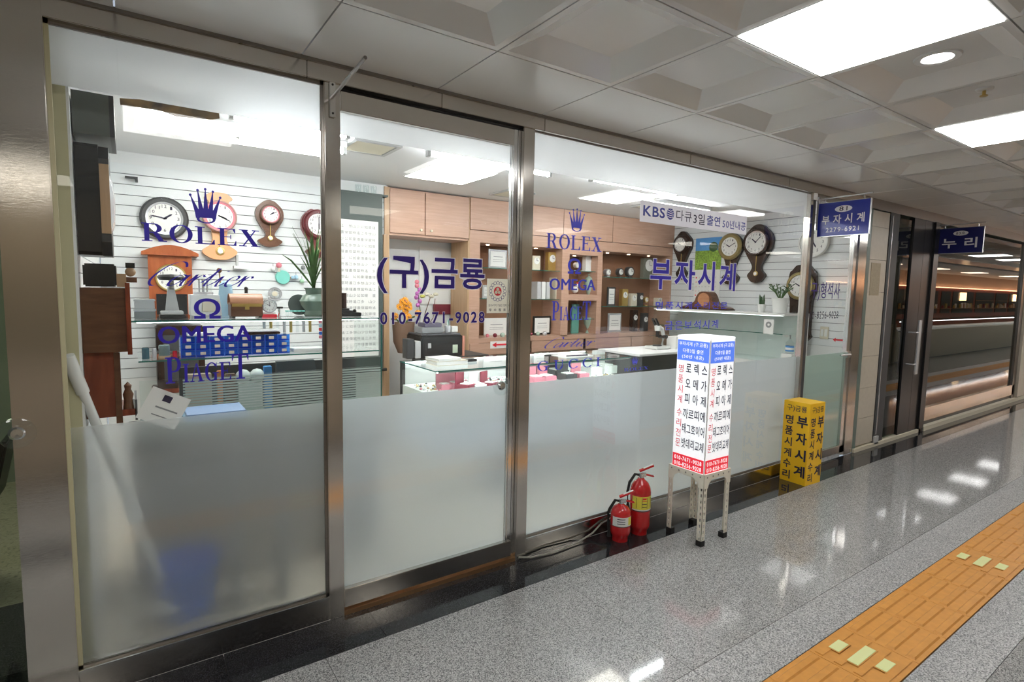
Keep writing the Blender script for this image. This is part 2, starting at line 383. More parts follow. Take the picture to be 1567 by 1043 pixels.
def script_text():      # a flowing hand: broad-nib strokes
    C = [[(1.5, 1.6), (1.3, 1.95), (.95, 2.0), (.5, 1.6), (.2, .9), (.15, .35), (.4, 0), (.8, .1)]]
    A = [[(.75, .8), (.45, .95), (.12, .6), (.05, .15), (.25, 0), (.55, .35), (.78, .9)], [(.82, .95), (.7, .3), (.75, .02), (.95, .1), (1.1, .3)]]
    Rr = [[(.0, .3), (.15, .75), (.22, .95), (.2, .02)], [(.2, .4), (.4, .85), (.6, .95), (.68, .78)]]
    Tt = [[(.0, .3), (.35, 1.0), (.5, 1.55), (.28, .3), (.32, .02), (.55, .15), (.7, .35)], [(.05, 1.0), (.65, 1.0)]]
    Ii = [[(.0, .3), (.25, .9), (.18, .25), (.25, 0), (.45, .15), (.58, .35)], [(.32, 1.3), (.36, 1.38)]]
    Ee = [[(.0, .35), (.45, .55), (.6, .8), (.45, .97), (.15, .7), (.08, .25), (.25, 0), (.5, .1), (.75, .4)]]
    V = []; Fc = []; x = 0; nib = (.075, .022)
    for L, a in ((C, 1.15), (A, 1.0), (Rr, .72), (Tt, .72), (Ii, .6), (Ee, .72), (Rr, .7)):
        for st in L:
            P = []
            for i in range(len(st) - 1):
                p0 = st[max(i - 1, 0)]; p1 = st[i]; p2 = st[i + 1]; p3 = st[min(i + 2, len(st) - 1)]
                for k in range(6):
                    t = k / 6; P.append(tuple(.5 * (2 * p1[j] + (p2[j] - p0[j]) * t + (2 * p0[j] - 5 * p1[j] + 4 * p2[j] - p3[j]) * t * t + (3 * p1[j] - p0[j] - 3 * p2[j] + p3[j]) * t ** 3) for j in (0, 1)))
            P.append(st[-1])
            P = [(x + a_ + b_ * .5, b_) for a_, b_ in P]
            for i in range(len(P) - 1):
                n = len(V); (ax, ay), (bx, by) = P[i], P[i + 1]
                V += [(ax - nib[0], ay - nib[1]), (ax + nib[0], ay + nib[1]), (bx + nib[0], by + nib[1]), (bx - nib[0], by - nib[1])]; Fc.append((n, n + 1, n + 2, n + 3))
        x += a
    x0 = min(v[0] for v in V); x1 = max(v[0] for v in V); y0 = min(v[1] for v in V); y1 = max(v[1] for v in V)
    return [((a - x0) / (x1 - x0), (b - y0) / (y1 - y0)) for a, b in V], Fc
def crown():
    V = []; Fc = []
    def q(v, f):
        n = len(V); V.extend(v); Fc.extend(tuple(i + n for i in k) for k in f)
    tips = [(.03, .78), (.26, .93), (.5, .98), (.74, .93), (.97, .78)]
    bs = [(.24, .2), (.36, .24), (.5, .25), (.64, .24), (.76, .2)]
    for (tx, tz), (bx, bz) in zip(tips, bs):
        q([(tx - .012, tz), (tx + .012, tz), (bx + .085, bz + .1), (bx + .06, bz - .06), (bx - .06, bz - .06), (bx - .085, bz + .1)], [(0, 1, 2, 3, 4, 5)])
        q([(tx + .045 * math.cos(a * math.pi / 5), tz + .04 * math.sin(a * math.pi / 5)) for a in range(10)], [tuple(range(10))])
    q(*R4(.3, .16, .7, .34)); q(*arc(.5, .12, .3, .12, .09, .035, 0, 360, 24))
    return V, Fc
def omega(): return text_flat('Ω', .015)
FW = Matrix.Identity(4)

# ================================================================== SETTING
CZ = 2.423
# ---- corridor floor
fl = struct('floor')
part('subfloor', MB().box(-1.9, 45, -2.95, .0, -.06, -.012, DKGREY), fl)
def slab(x0, x1, y0, y1, m, name='granite_slab'):
    g = .0012
    part(name, MB().box(x0 + g, x1 - g, y0 + g, y1 - g, -.012, 0, m), fl)
xj = [-1.54 + .6 * i for i in range(27)]
for x in xj:
    slab(x, x + .6, -.252, -.0, BLKGR, 'black_granite_slab')
for x in [-1.8 + 1.2 * i for i in range(14)]:
    slab(x, x + 1.2, -1.12, -.252, GRAN); slab(x, x + 1.2, -1.31, -1.12, GRANR); slab(x, x + 1.2, -1.8, -1.615, GRANR); slab(x, x + 1.2, -2.7, -1.8, GRAN); slab(x, x + 1.2, -2.9, -2.7, BLKGR, 'black_granite_slab')
slab(15, 45, -1.12, -.252, GRAN); slab(15, 45, -1.31, -1.12, GRANR); slab(15, 45, -1.8, -1.615, GRANR); slab(15, 45, -2.7, -1.8, GRAN); slab(14.66, 45, -.252, 0, BLKGR); slab(15, 45, -2.9, -2.7, BLKGR)
# tactile strip
def tact_tile():
    b = MB().box(.001, .299, -.299, -.001, -.012, .001, TACT)
    for k in range(4):
        yc = -.0375 - .075 * k
        T = Matrix.Identity(4)
        b.add([(.012, yc - .019, .001), (.288, yc - .019, .001), (.288, yc + .019, .001), (.012, yc + .019, .001),
               (.02, yc - .013, .007), (.28, yc - .013, .007), (.28, yc + .013, .007), (.02, yc + .013, .007)],
              [(4, 5, 6, 7), (0, 1, 5, 4), (1, 2, 6, 5), (2, 3, 7, 6), (3, 0, 4, 7)], TACT)
    return b.mesh('tactile_tile')
def dot_tile():
    b = MB().box(.001, .299, -.299, -.001, -.012, .001, TACT)
    for k in range(4):
        yc = -.0375 - .075 * k
        b.box(.012, .288, yc - .017, yc + .017, .001, .0045, TACT, bev=.002)
    for yc, x0, x1 in ((-.06, .09, .18), (-.145, .065, .235), (-.228, .12, .21)):
        b.box(x0 - .008, x1 + .008, yc - .028, yc + .028, .001, .005, TACT, bev=.002)
    return b.mesh('insert_tile')
TM = tact_tile(); DM = dot_tile()
def insert_mesh(x0, x1, w_=.0215):
    return MB().box(x0, x1, -w_, w_, .004, .0065, GLOW, bev=.0012).mesh('luminous_insert')
IM = [(insert_mesh(.09, .18), -.06), (insert_mesh(.065, .235), -.145), (insert_mesh(.12, .21), -.228)]
strip = struct('trim_1')
strip['label'] = 'ochre tactile paving strip along the middle of the corridor floor'
for i in range(-8, 54):
    x = 2.32 + .3 * i
    d = (i % 5 == 0)
    t_ = part('tactile_tile', DM if d else TM, strip, loc=(x, -1.312, 0))
    if d and i < 30:
        for me, yc in IM: part('luminous_insert', me, t_, loc=(0, yc, 0))
far = MB()
for i in range(54, 141):
    x = 2.32 + .3 * i; far.box(x + .001, x + .299, -1.611, -1.313, -.01, .004, TACT)
part('far_tactile_tiles', far, strip, kind='stuff')

# ---- corridor ceiling
ce = struct('ceiling')
def coffer(wx, wy, deep=.052, lip=.03, inn=.135):
    b = MB(); z = 0
    def ring(x0, x1, y0, y1, zz): return [(x0, y0, zz), (x1, y0, zz), (x1, y1, zz), (x0, y1, zz)]
    g = .003
    rs = [ring(g, wx - g, g, wy - g, .02), ring(g, wx - g, g, wy - g, 0), ring(lip, wx - lip, lip, wy - lip, 0), ring(inn, wx - inn, inn, wy - inn, deep)]
    V = sum(rs, []); Fc = []
    for k in range(3):
        for i in range(4): a = k * 4 + i; c = k * 4 + (i + 1) % 4; Fc.append((a, c, c + 4, a + 4))
    Fc.append((12, 13, 14, 15))
    b.add(V, Fc, CEILM); return b.mesh('coffered_tile')
PX = 0.6085; X0 = 2.425 - PX * 8
def flatt(wy): return MB().box(.003, PX - .003, .003, wy - .003, 0, .02, CEILM).mesh('flat_tile')
Crows = [(-.52, .52, 'f'), (-1.14, .62, 'c'), (-1.755, .615, 'c'), (-2.37, .615, 'c'), (-2.9, .53, 'f')]
cm = {}; 
def panel_mesh():
    return MB().box(.012, PX - .012, .012, .603, -.004, .01, LITP).mesh('light_diffuser')
PMESH = panel_mesh()
DOWNF = MB().lathe([(.052, -.001), (.056, -.006), (.078, -.006), (.082, 0)], WHITE, 28, cap=False).mesh('downlight_ring')
DOWNL = MB().lathe([(.0, -.003), (.052, -.003)], LITP, 28).mesh('downlight_lens')
lights = ent
fc_ = MB()
for i in range(0, 80):
    x = X0 + PX * i - .0
    if x > 44: break
    for (y, wy, k) in Crows:
        rel = i - 7       # 7: tile 1.82..2.425
        key = (k, wy)
        if y == -1.755 and rel % 3 == 0:
            o = part('panel_light', MB().box(.003, PX - .003, .003, .612, .0, .03, CEILM), None, loc=(x, y, CZ))
            o['category'] = 'ceiling light'; o['group'] = 'square panel lights along the corridor ceiling'
            o['label'] = {0: 'large square white ceiling panel light, nearest one at top of photo', 3: 'second square ceiling panel light, beyond the round downlight'}.get(rel, 'square ceiling panel light further along the corridor, or behind the camera')
            part('diffuser', PMESH, o)
            continue
        if x > 16:
            if k == 'c':
                cme = cm.get(key) or coffer(PX, wy); cm[key] = cme
                fc_.add([(v.co.x + x, v.co.y + y, v.co.z + CZ) for v in cme.vertices], [tuple(p.vertices) for p in cme.polygons], CEILM)
            else: fc_.box(x + .003, x + PX - .003, y + .003, y + wy - .003, CZ, CZ + .02, CEILM)
            if not (y == -1.755 and rel % 3 == 1): continue
        elif key not in cm: cm[key] = coffer(PX, wy) if k == 'c' else flatt(wy)
        if x <= 16: part('coffered_tile' if k == 'c' else 'flat_tile', cm[key], ce, loc=(x, y, CZ))
        if y == -1.755 and rel % 3 == 1:
            dl = ent('downlight', {1: 'round recessed downlight between the two nearest ceiling panel lights'}.get(rel, 'round recessed downlight further along the corridor ceiling'), 'ceiling light', (x + .3, y + .3, CZ + .051), group='round downlights along the corridor ceiling')
            part('rim', DOWNF, dl); part('lens', DOWNL, dl)
        if y == -1.755 and rel % 3 == 2 and rel < 12:
            sp = ent('sprinkler', 'small brass sprinkler head just before the second square panel light' if rel == 2 else 'small sprinkler head further down the corridor ceiling', 'sprinkler', (x + .26, y + .3, CZ + .051), group='sprinklers along the corridor ceiling')
            part('escutcheon', MB().lathe([(.035, 0), (.03, -.008), (.012, -.01)], WHITE, 20), sp)
            part('nozzle', MB().cyl((0, 0, -.008), (0, 0, -.03), .007, GOLD).lathe([(.016, -.034), (.016, -.031)], GOLD, 12), sp)
part('far_tiles', fc_, ce, kind='stuff')
part('ceiling_backing', MB().box(-1.9, 45, -2.95, .02, CZ + .085, CZ + .12, SEAMM), ce)
part('grid_rail', MB().box(-1.9, 45, -.525, -.517, CZ + .006, CZ + .02, SEAMM).box(-1.9, 45, -1.143, -1.137, CZ + .006, CZ + .02, SEAMM), ce)

# ---- storefront frame
wf = struct('wall_front')
def post(x0, x1, y0=-.004, y1=.07, m=STEEL, z1=2.35, z0=0): part('post', MB().box(x0, x1, y0, y1, z0, z1, m, bev=.003), wf)
post(-.335, -.2, -.01, .08, z1=2.423); post(.69, .757); post(1.712, 1.785); post(4.625, 4.665, 0, .05); post(5.53, 5.69, -.0, .06)
part('jamb', MB().box(4.667, 4.745, .02, .06, 0, 2.3, DKGREY), wf)
for a, b in ((-.2, .62), (.622, 1.23), (1.232, 1.84), (1.842, 3.05), (3.052, 4.26), (4.262, 5.69)):
    part('header', MB().box(a, b, -.012, .07, 2.345, 2.43, STEEL, bev=.002), wf)
part('header_trim', MB().box(-.2, 5.69, -.02, -.008, 2.41, 2.425, DKSTEEL), wf)
for a, b in ((-.2, .69), (1.785, 4.625)):
    part('sill', MB().box(a, b, -.0, .06, 0, .108, STEEL, bev=.002).box(a, b, -.006, .0, .1, .112, CHROME), wf)
# ---- pane 1
def pane(name, x0, x1, z0, z1, ylo, yhi, bot, top, gm=CLEAR, fm=FROST):
    g = struct(name)
    part('glass_pane', MB().box(x0, x1, ylo, yhi, z0, z1, gm), g)
    if bot: part('frosted_film', MB().box(x0 + .001, x1 - .001, yhi + .0005, yhi + .002, z0, bot, fm), g, 'frosted film on the lower half of the glass')
    if top: part('frosted_film', MB().box(x0 + .001, x1 - .001, yhi + .0005, yhi + .002, top, z1, FROSTT), g, 'frosted film along the top of the glass')
    return g
GY0, GY1 = .028, .034; LY = GY0 - .0008
w1 = pane('window_1', -.2, .69, .108, 2.35, GY0, GY1, .99, 2.152)
part('glazing_bead', MB().box(-.2, -.188, .018, .027, .108, 2.35, PYEL).box(.68, .69, .018, .027, .108, 2.35, DKSTEEL).box(-.2, .69, .018, .027, .108, .118, DKSTEEL).box(-.2, .69, .018, .027, 2.335, 2.35, DKSTEEL), w1)
part('frame_strip', MB().box(-.2, -.158, .1, .135, 0, 2.35, PYEL).box(-.158, -.15, .1, .135, 0, 2.35, WHITE), wf, 'pale yellow wooden strip inside the glass')
def gtext(parent, VF, m, px0, py0, px1, py1, name='lettering', label=None, outline=None, off=0, s=None, track=0):
    # lettering between the glass-plane points of the photograph's lower-left and upper-right corners
    xa, za = I(px0, py0, LY); xb, zb = I(px1, py1, LY)
    b = MB()
    if s is not None:
        if outline: letter(b, s, WVINYL, xa, za, xb - xa, zb - za, LY, off + outline, track, .0002)
        letter(b, s, m, xa, za, xb - xa, zb - za, LY, off, track, .0008)
    else: flat(b, *VF, m, xa, za, xb - xa, zb - za, LY, .0008)
    return part(name, b, parent, label)
gtext(w1, crown(), BLUEV, 291, 340, 338, 291, 'emblem', 'blue crown emblem')
gtext(w1, serif_text('ROLEX'), BLUEV, 217, 368, 398, 353, 'lettering', 'blue serif word under the crown')
gtext(w1, script_text(), BLUEV, 226, 437, 388, 404, 'lettering', 'blue flowing script word')
gtext(w1, omega(), BLUEV, 298, 487, 336, 457, 'emblem', 'blue omega sign')
gtext(w1, None, BLUEV, 243, 526, 384, 497, 'lettering', 'blue bold sans-serif word under the omega sign', s='OMEGA', off=.014)
gtext(w1, serif_text('PIAGET', .06, [1, .72, .72, .72, .72, 1]), BLUEV, 254, 587, 380, 541, 'lettering', 'blue serif word with tall first and last letters')
# ---- door 1
d1 = struct('door_1')
part('glass_pane', MB().box(.762, 1.655, GY0, GY1, .118, 2.245, CLEAR), d1)
part('frosted_film', MB().box(.763, 1.654, GY1 + .0005, GY1 + .002, .118, .995, FROSTD), d1, 'frosted film on the lower half of the door glass')
part('frosted_film', MB().box(.763, 1.654, GY1 + .0005, GY1 + .002, 2.152, 2.245, FROSTT), d1, 'frosted film along the top of the door glass')
part('top_rail', MB().box(.762, 1.66, .008, .052, 2.245, 2.325, STEEL, bev=.002), d1)
part('bottom_rail', MB().box(.762, 1.69, .008, .052, .03, .118, STEEL, bev=.002), d1)
part('threshold', MB().box(.757, 1.712, -.004, .06, 0, .022, mat('worn_brass', (.5, .3, .16), .35, metal=.9)), d1)
part('edge_strip', MB().box(1.655, 1.662, .02, .042, .118, 2.245, CHROME), d1)
part('channel', MB().box(1.668, 1.69, .02, .06, .03, 2.33, CHROME).box(1.694, 1.71, .02, .06, .03, 2.33, CHROME), d1)
part('door_rail_shadow_gap', MB().box(.757, 1.712, .04, .07, 2.328, 2.344, BLACK), d1)
def knob(parent, x, z):
    k = part('door_knob', MB().lathe([(0, .052), (.032, .05), (.05, .04), (.053, .032), (.05, .026), (.02, .02), (.014, 0)], ACRY, 24, Matrix.Translation((x, GY0, z)) @ Matrix.Rotation(math.pi / 2, 4, 'X')), parent, 'round clear acrylic door knob')
    part('knob_core', MB().lathe([(0, .045), (.016, .044), (.024, .034), (.018, .018), (.012, 0)], CHROME, 20, Matrix.Translation((x, GY0 - .001, z)) @ Matrix.Rotation(math.pi / 2, 4, 'X')), k)
kx, kz = I(774, 589, 0); knob(d1, kx - .03, kz)
gtext(d1, None, NAVYV, 578, 447, 741, 398, 'lettering', 'dark blue Korean lettering of the shop name', .022, .02, '(구)금룡')
gtext(d1, None, NAVYV, 582, 496, 741, 477, 'lettering', 'dark blue phone number 010-7671-9028', .018, .024, '010-7671-9028', .03)
# ---- window 2
w2 = pane('window_2', 1.785, 4.625, .108, 2.35, GY0, GY1, .99, 2.148, fm=FROSTD)
part('glazing_bead', MB().box(1.785, 4.625, .018, .027, .108, .117, DKSTEEL).box(1.785, 4.625, .018, .027, 2.34, 2.35, DKSTEEL), w2)
gtext(w2, crown(), BLUEV2, 870, 353, 895, 321, 'emblem', 'blue crown emblem')
gtext(w2, serif_text('ROLEX'), BLUEV2, 836, 379, 921, 364, 'lettering', 'blue serif word under the crown')
gtext(w2, omega(), BLUEV2, 869, 418, 889, 396, 'emblem', 'blue omega sign')
gtext(w2, None, BLUEV2, 841, 443, 911, 428, 'lettering', 'blue bold sans-serif word under the omega sign', s='OMEGA', off=.014)
gtext(w2, serif_text('PIAGET', .06, [1, .72, .72, .72, .72, 1]), BLUEV2, 844, 490, 904, 461, 'lettering', 'blue serif word with tall first and last letters')
gtext(w2, script_text(), BLUEV2, 833, 533, 911, 513, 'lettering', 'blue flowing script word')
gtext(w2, serif_text('GUCCI', .35, sw=.16), BLUEV2, 822, 568, 919, 546, 'lettering', 'blue widely spaced serif word')
gtext(w2, None, BLUEV, 995, 441, 1126, 404, 'lettering', 'large blue Korean lettering meaning rich watch', .02, .02, '부자시계', .08)
gtext(w2, None, BLUEV2, 1003, 473, 1113, 462, 'lettering', 'smaller blue Korean line under the shop name', .0, .012, '명품시계수리전문', .08)
gtext(w2, None, BLUEV2, 1017, 505, 1099, 489, 'lettering', 'lowest blue Korean line above the light box', .01, .01, '금은보석시계', .08)
gtext(w2, serif_text('ROLEX'), BLUEV2, 955, 568, 992, 560, 'lettering', 'small blue serif word beside the light box')
gtext(w2, crown(), BLUEV2, 966, 558, 977, 546, 'emblem', 'small blue crown beside the light box')
# ---- door 2
d2 = struct('door_2')
part('glass_pane', MB().box(4.75, 5.455, GY0, GY1, .1, 2.3, CLEAR), d2)
part('frosted_film', MB().box(4.751, 5.454, GY1 + .0005, GY1 + .002, .1, .985, FROSTR), d2, 'frosted film on the lower half of the door glass')
part('stile', MB().box(5.455, 5.53, .01, .05, .03, 2.34, CHROME, bev=.003), d2)
part('bottom_rail', MB().box(4.75, 5.53, .01, .05, .03, .1, STEEL, bev=.003), d2)
part('top_rail', MB().box(4.75, 5.53, .01, .05, 2.3, 2.345, DKSTEEL), d2)
b = MB().box(5.44, 5.5, -.012, .01, .94, 1.0, CHROME, bev=.004).cyl((5.45, -.03, .97), (5.25, -.035, .975), .009, CHROME).cyl((5.45, .01, .97), (5.45, -.035, .97), .01, CHROME)
part('lever_handle', b, d2, 'silver lever handle')
gtext(d2, None, NAVYV, 1236, 460, 1286, 433, 'lettering', 'navy Korean lettering on the side door', .0, .01, '(구)형석사')
gtext(d2, None, INK, 1234, 488, 1283, 476, 'lettering', 'thin phone number 010-8256-9028', .0, .0, '010-8256-9028')

# ---- shop shell
struct('floor_shop', MB().box(-.28, 5.62, .075, 2.6, -.06, .004, SHOPF))
sc_ = struct('ceiling_shop')
part('ceiling_board', MB().box(-.28, 5.62, .075, 2.6, 2.365, 2.43, SHOPW), sc_)
def slats(parent, T, length, z0, z1, pitch=.0685):
    me = MB().box(0, length, .002, .012, .003, pitch - .002, SLAT).mesh('slat'); z = z0
    part('slat_backing', MB().box(0, length, .012, .03, z0, z1, GROOVE, T), parent)
    while z < z1 - .01:
        o = part('slat', me, parent); o.matrix_local = T @ Matrix.Translation((0, 0, z)); z += pitch
wb = struct('wall_back')
slats(wb, Matrix.Translation((-.15, 2.14, 0)), 1.98, .85, 2.24)
part('plain_board', MB().box(-.15, 1.83, 2.145, 2.2, 0, .85, WHITE).box(-.15, 1.83, 2.145, 2.2, 2.24, 2.37, WHITE), wb)
part('recess_wall', MB().box(1.78, 5.6, 2.52, 2.56, 0, 2.37, WHITE).box(1.8, 1.83, 2.14, 2.52, 0, 2.37, WHITE), wb)
wl = struct('wall_left')
T = Matrix.Translation((-.155, .14, 0)) @ Matrix.Rotation(math.pi / 2, 4, 'Z')
slats(wl, T @ Matrix.Scale(1, 4), 2.05, .85, 2.24)
part('plain_board', MB().box(-.28, -.158, .136, 2.2, 0, .85, WHITE).box(-.28, -.158, .136, 2.2, 2.24, 2.37, WHITE).box(-.28, -.185, .136, 2.2, .85, 2.24, WHITE), wl)
wr = struct('wall_right')
T = Matrix.Translation((5.562, 2.45, 0)) @ Matrix.Rotation(-math.pi / 2, 4, 'Z')
slats(wr, T, 2.38, 1.02, 2.3, .075)
part('plain_board', MB().box(5.565, 5.65, .07, 2.5, 0, 1.02, WHITE).box(5.565, 5.65, .07, 2.5, 2.3, 2.37, WHITE).box(5.592, 5.65, .07, 2.5, 1.02, 2.3, WHITE), wr)

# ---- shop ceiling lights
def shop_panel(x0, x1, y0, y1, label):
    o = ent('panel_light', label, 'ceiling light', ((x0 + x1) / 2, (y0 + y1) / 2, 2.365)); a, c = (x1 - x0) / 2, (y1 - y0) / 2
    part('frame', MB().box(-a - .01, a + .01, -c - .01, c + .01, -.004, 0, WHITE), o)
    part('diffuser', MB().box(-a, a, -c, c, -.006, -.0035, SHOPP), o)
shop_panel(.06, 1.1, .97, 1.42, 'long cream ceiling panel light above the left window display')
shop_panel(1.78, 2.28, 1.14, 1.66, 'square cream ceiling panel light seen through the glass door')
shop_panel(3.46, 3.93, 1.0, 1.53, 'square cream ceiling panel light above the wooden display cabinet')
def tube_light(x0, x1, y, label):
    o = ent('fluorescent_fitting', label, 'ceiling light', ((x0 + x1) / 2, y, 2.365)); a = (x1 - x0) / 2
    part('batten', MB().box(-a, a, -.03, .03, -.035, 0, WHITE, bev=.003), o)
    part('tube', MB().cyl((-a + .02, 0, -.055), (a - .02, 0, -.055), .014, TUBEM), o)
    part('lamp_holder', MB().box(-a, -a + .02, -.018, .018, -.072, -.035, LGREY), o); part('lamp_holder', MB().box(a - .02, a, -.018, .018, -.072, -.035, LGREY), o)
tube_light(.42, 1.0, .62, 'short fluorescent tube behind the left window, nearest the glass')
tube_light(.5, 1.1, .98, 'second fluorescent tube behind the left window, deeper in the shop')
tube_light(1.5, 2.45, .7, 'fluorescent tube behind the top of the glass door')
tube_light(2.75, 3.7, .62, 'fluorescent tube above the left part of the long window')
tube_light(3.9, 4.8, 1.1, 'fluorescent tube above the banner in the long window')
def vent(x, y, label):
    o = ent('ceiling_vent', label, 'vent', (x, y, 2.365))
    part('frame', MB().box(-.15, .15, -.15, -.125, -.012, 0, LGREY).box(-.15, .15, .125, .15, -.012, 0, LGREY).box(-.15, -.125, -.125, .125, -.012, 0, LGREY).box(.125, .15, -.125, .125, -.012, 0, LGREY), o)
    part('backing', MB().box(-.125, .125, -.125, .125, -.002, 0, GREY), o)
    for k in range(8):
        yy = -.11 + k * .03; part('louvre', MB().add([(-.12, yy, -.003), (.12, yy, -.003), (.12, yy + .018, -.012), (-.12, yy + .018, -.012), (-.12, yy, -.001), (.12, yy, -.001), (.12, yy + .018, -.010), (-.12, yy + .018, -.010)], [(0, 1, 2, 3), (4, 5, 6, 7), (0, 1, 5, 4), (2, 3, 7, 6), (1, 2, 6, 5), (0, 3, 7, 4)], CREAM), o)
vent(1.25, .98, 'square louvred ceiling vent seen at the top left of the glass door')
vent(2.85, 1.75, 'square louvred ceiling vent near the wooden cabinet, right in the door glass')
vent(4.3, 1.4, 'square louvred ceiling vent behind the top of the banner')

# ================================================================== clocks
NUM = {}
def numerals(r, h, m, y):
    b = MB()
    for k in range(1, 13):
        a = math.radians(90 - 30 * k); s_ = str(k); W = h * .6 * len(s_)
        letter(b, s_, m, r * math.cos(a) - W / 2, r * math.sin(a) - h / 2, W, h, y, .0, 0, 0)
    return b
ROTX = Matrix.Rotation(math.pi / 2, 4, 'X')      # lathe axis z -> -y
def dial_parts(o, r, rim, rimw, hm, mm, z=0, nm=INK, d=.04, dm=DIAL, inner=None, squash=1):
    T = Matrix.Translation((0, 0, z)) @ ROTX
    part('rim', MB().lathe([(r * .5, 0), (r + rimw * .8, 0), (r + rimw, d * .3), (r + rimw, d * .7), (r + rimw * .6, d), (r, d), (r - .004, d * .7), (r * .5, d * .7)], rim, 40, T), o)
    f = part('dial', MB().lathe([(0, d * .75), (r, d * .75)], dm, 40, T), o)
    if inner: part('inner_ring', MB().lathe([(r * .86, d * .76), (r * .86, d * .82), (r, d * .86)], inner, 40, T, cap=False), o)
    b = numerals(r * .72, r * .2, nm, 0); b.v = [(x, -d * .8, q + z) for x, y, q in b.v]; part('numeral', b, f, kind='stuff')
    for nme, ang, ln, wd in (('hour_hand', hm, .5, .05), ('minute_hand', mm, .75, .035)):
        c, s_ = math.sin(math.radians(ang)), math.cos(math.radians(ang)); L = r * ln; W = r * wd
        P = [(-c * L * .15 - s_ * W, -s_ * L * .15 + c * W), (-c * L * .15 + s_ * W, -s_ * L * .15 - c * W), (c * L * .8 + s_ * W, s_ * L * .8 - c * W), (c * L, s_ * L), (c * L * .8 - s_ * W, s_ * L * .8 + c * W)]
        part(nme, MB().prism([(x, q + z) for x, q in P], -d * .86, -d * .84, INK), f)
def sym(half): return half + [(-x, z) for x, z in half[::-1] if abs(x) > 1e-5]
def smoothp(h, k=4):
    P = []
    for i in range(len(h) - 1):
        p0 = h[max(i - 1, 0)]; p1 = h[i]; p2 = h[i + 1]; p3 = h[min(i + 2, len(h) - 1)]
        for q in range(k):
            t = q / k; P.append(tuple(.5 * (2 * p1[j] + (p2[j] - p0[j]) * t + (2 * p0[j] - 5 * p1[j] + 4 * p2[j] - p3[j]) * t * t + (3 * p1[j] - p0[j] - 3 * p2[j] + p3[j]) * t ** 3) for j in (0, 1)))
    return P + [h[-1]]
def wall_clock(name, label, loc, rz, r, rim, rimw, hm, mm, case=None, cm_=None, grp=None, d=.045, pend=None, inner=None, nm=INK, dm=DIAL):
    o = ent(name, label, 'clock', loc, rz)
    yb = 0
    if case:
        part('case', MB().prism(sym(smoothp(case)), -.045, 0, cm_), o); yb = -.045
        q = ent  # dial is mounted on the case front
    k = []
    before = set(o.children)
    dial_parts(o, r, rim, rimw, hm, mm, 0, nm, d, dm, inner)
    if case:
        for c in o.children:
            if c not in before: c.location.y = yb + .0
    if pend:
        z, pr = pend
        part('pendulum', MB().cyl((0, yb - .006, z + pr), (0, yb - .006, -r * .9), .003, GOLD).lathe([(0, .012), (pr * .9, .008), (pr, 0)], GOLD, 20, Matrix.Translation((0, yb, z)) @ ROTX).lathe([(0, .014), (pr * .6, .0125)], DIAL, 16, Matrix.Translation((0, yb, z)) @ ROTX), o)
    return o
def violin(R, top, bot, wst, low):
    return [(0, top), (R * .25, top - .005), (R * .55, R * 1.02), (R * 1.05, R * .45), (R * 1.08, -R * .3), (R * .75, -R * .95), (wst, bot * .55), (wst * 1.05, bot * .68), (low, bot * .8), (low * .8, bot * .9), (low * .5, bot * .97), (0, bot)]
YW = 2.142
wall_clock('wall_clock', 'round wall clock with black rim and white dial above the tall cherry wood clock', (.213, YW, 1.945), 0, .112, DKGREY, .032, 56, 280, inner=SILV)
wall_clock('pendulum_clock', 'white round clock with pink numerals and pale orange pendulum box, behind the blue crown', (.545, YW, 1.985), 0, .1, mat('rose_rim', (.45, .22, .2), .4), .012, 110, 115,
           [(0, .17), (.05, .165), (.09, .13), (.06, .09), (.05, -.1), (.045, -.16), (.06, -.2), (.11, -.24), (.1, -.27), (.05, -.3), (0, -.305)], mat('pale_orange_wood', (.75, .4, .2), .4), pend=(-.245, .03), inner=PINK, nm=GREY)
wall_clock('pendulum_clock', 'small brown carved wall clock with narrow waist, alone right of the white one', (.885, YW, 2.03), 0, .062, WOODB, .012, 50, 65, violin(.088, .11, -.24, .035, .085), WOODB, pend=(-.175, .02), inner=PINK)
wall_clock('pendulum_clock', 'maroon wall clock half hidden behind the steel post and the long leaves', (1.235, YW, 1.985), 0, .085, mat('maroon_rim', (.12, .015, .02), .3), .03, 180, 0, violin(.11, .12, -.26, .05, .09), mat('maroon_wood', (.14, .02, .025), .3), pend=(-.2, .02))
# tall cherry clock behind the shelf
o = ent('cabinet_clock', 'tall cherry wood pendulum clock with arched top on the back wall', 'clock', (.235, YW, 1.27))
part('case', MB().box(-.125, .125, -.11, 0, 0, .42, WOODC).box(-.13, -.1, -.115, -.11, 0, .42, WOODC), o)
ar = [(-.165, .42)] + [(-.165 + .33 * i / 12, .44 + .05 * math.sin(math.pi * i / 12)) for i in range(13)] + [(.165, .42)]
part('arched_top', MB().prism(ar, -.14, 0, WOODC), o)
part('door_panel', MB().box(-.09, .09, -.118, -.111, .02, .16, BLACK), o)
for c in [None]:
    dial_parts(o, .085, GOLD, .008, 100, 200, .27, INK, .012)
    for ch in o.children:
        if ch.name.split('.')[0] in ('rim', 'dial'): ch.location.y = -.11
o = ent('cabinet_clock', 'dark reddish mantel clock case seen under the top glass shelf', 'clock', (.27, 2.0, .8))
part('case', MB().box(-.14, .14, -.1, .1, 0, .42, WOODK, bev=.01), o); part('glazed_front', MB().box(-.1, .1, -.106, -.1, .05, .36, DKGREY), o); part('base', MB().box(-.17, .17, -.12, .12, -.03, 0, WOODR, bev=.006), o)
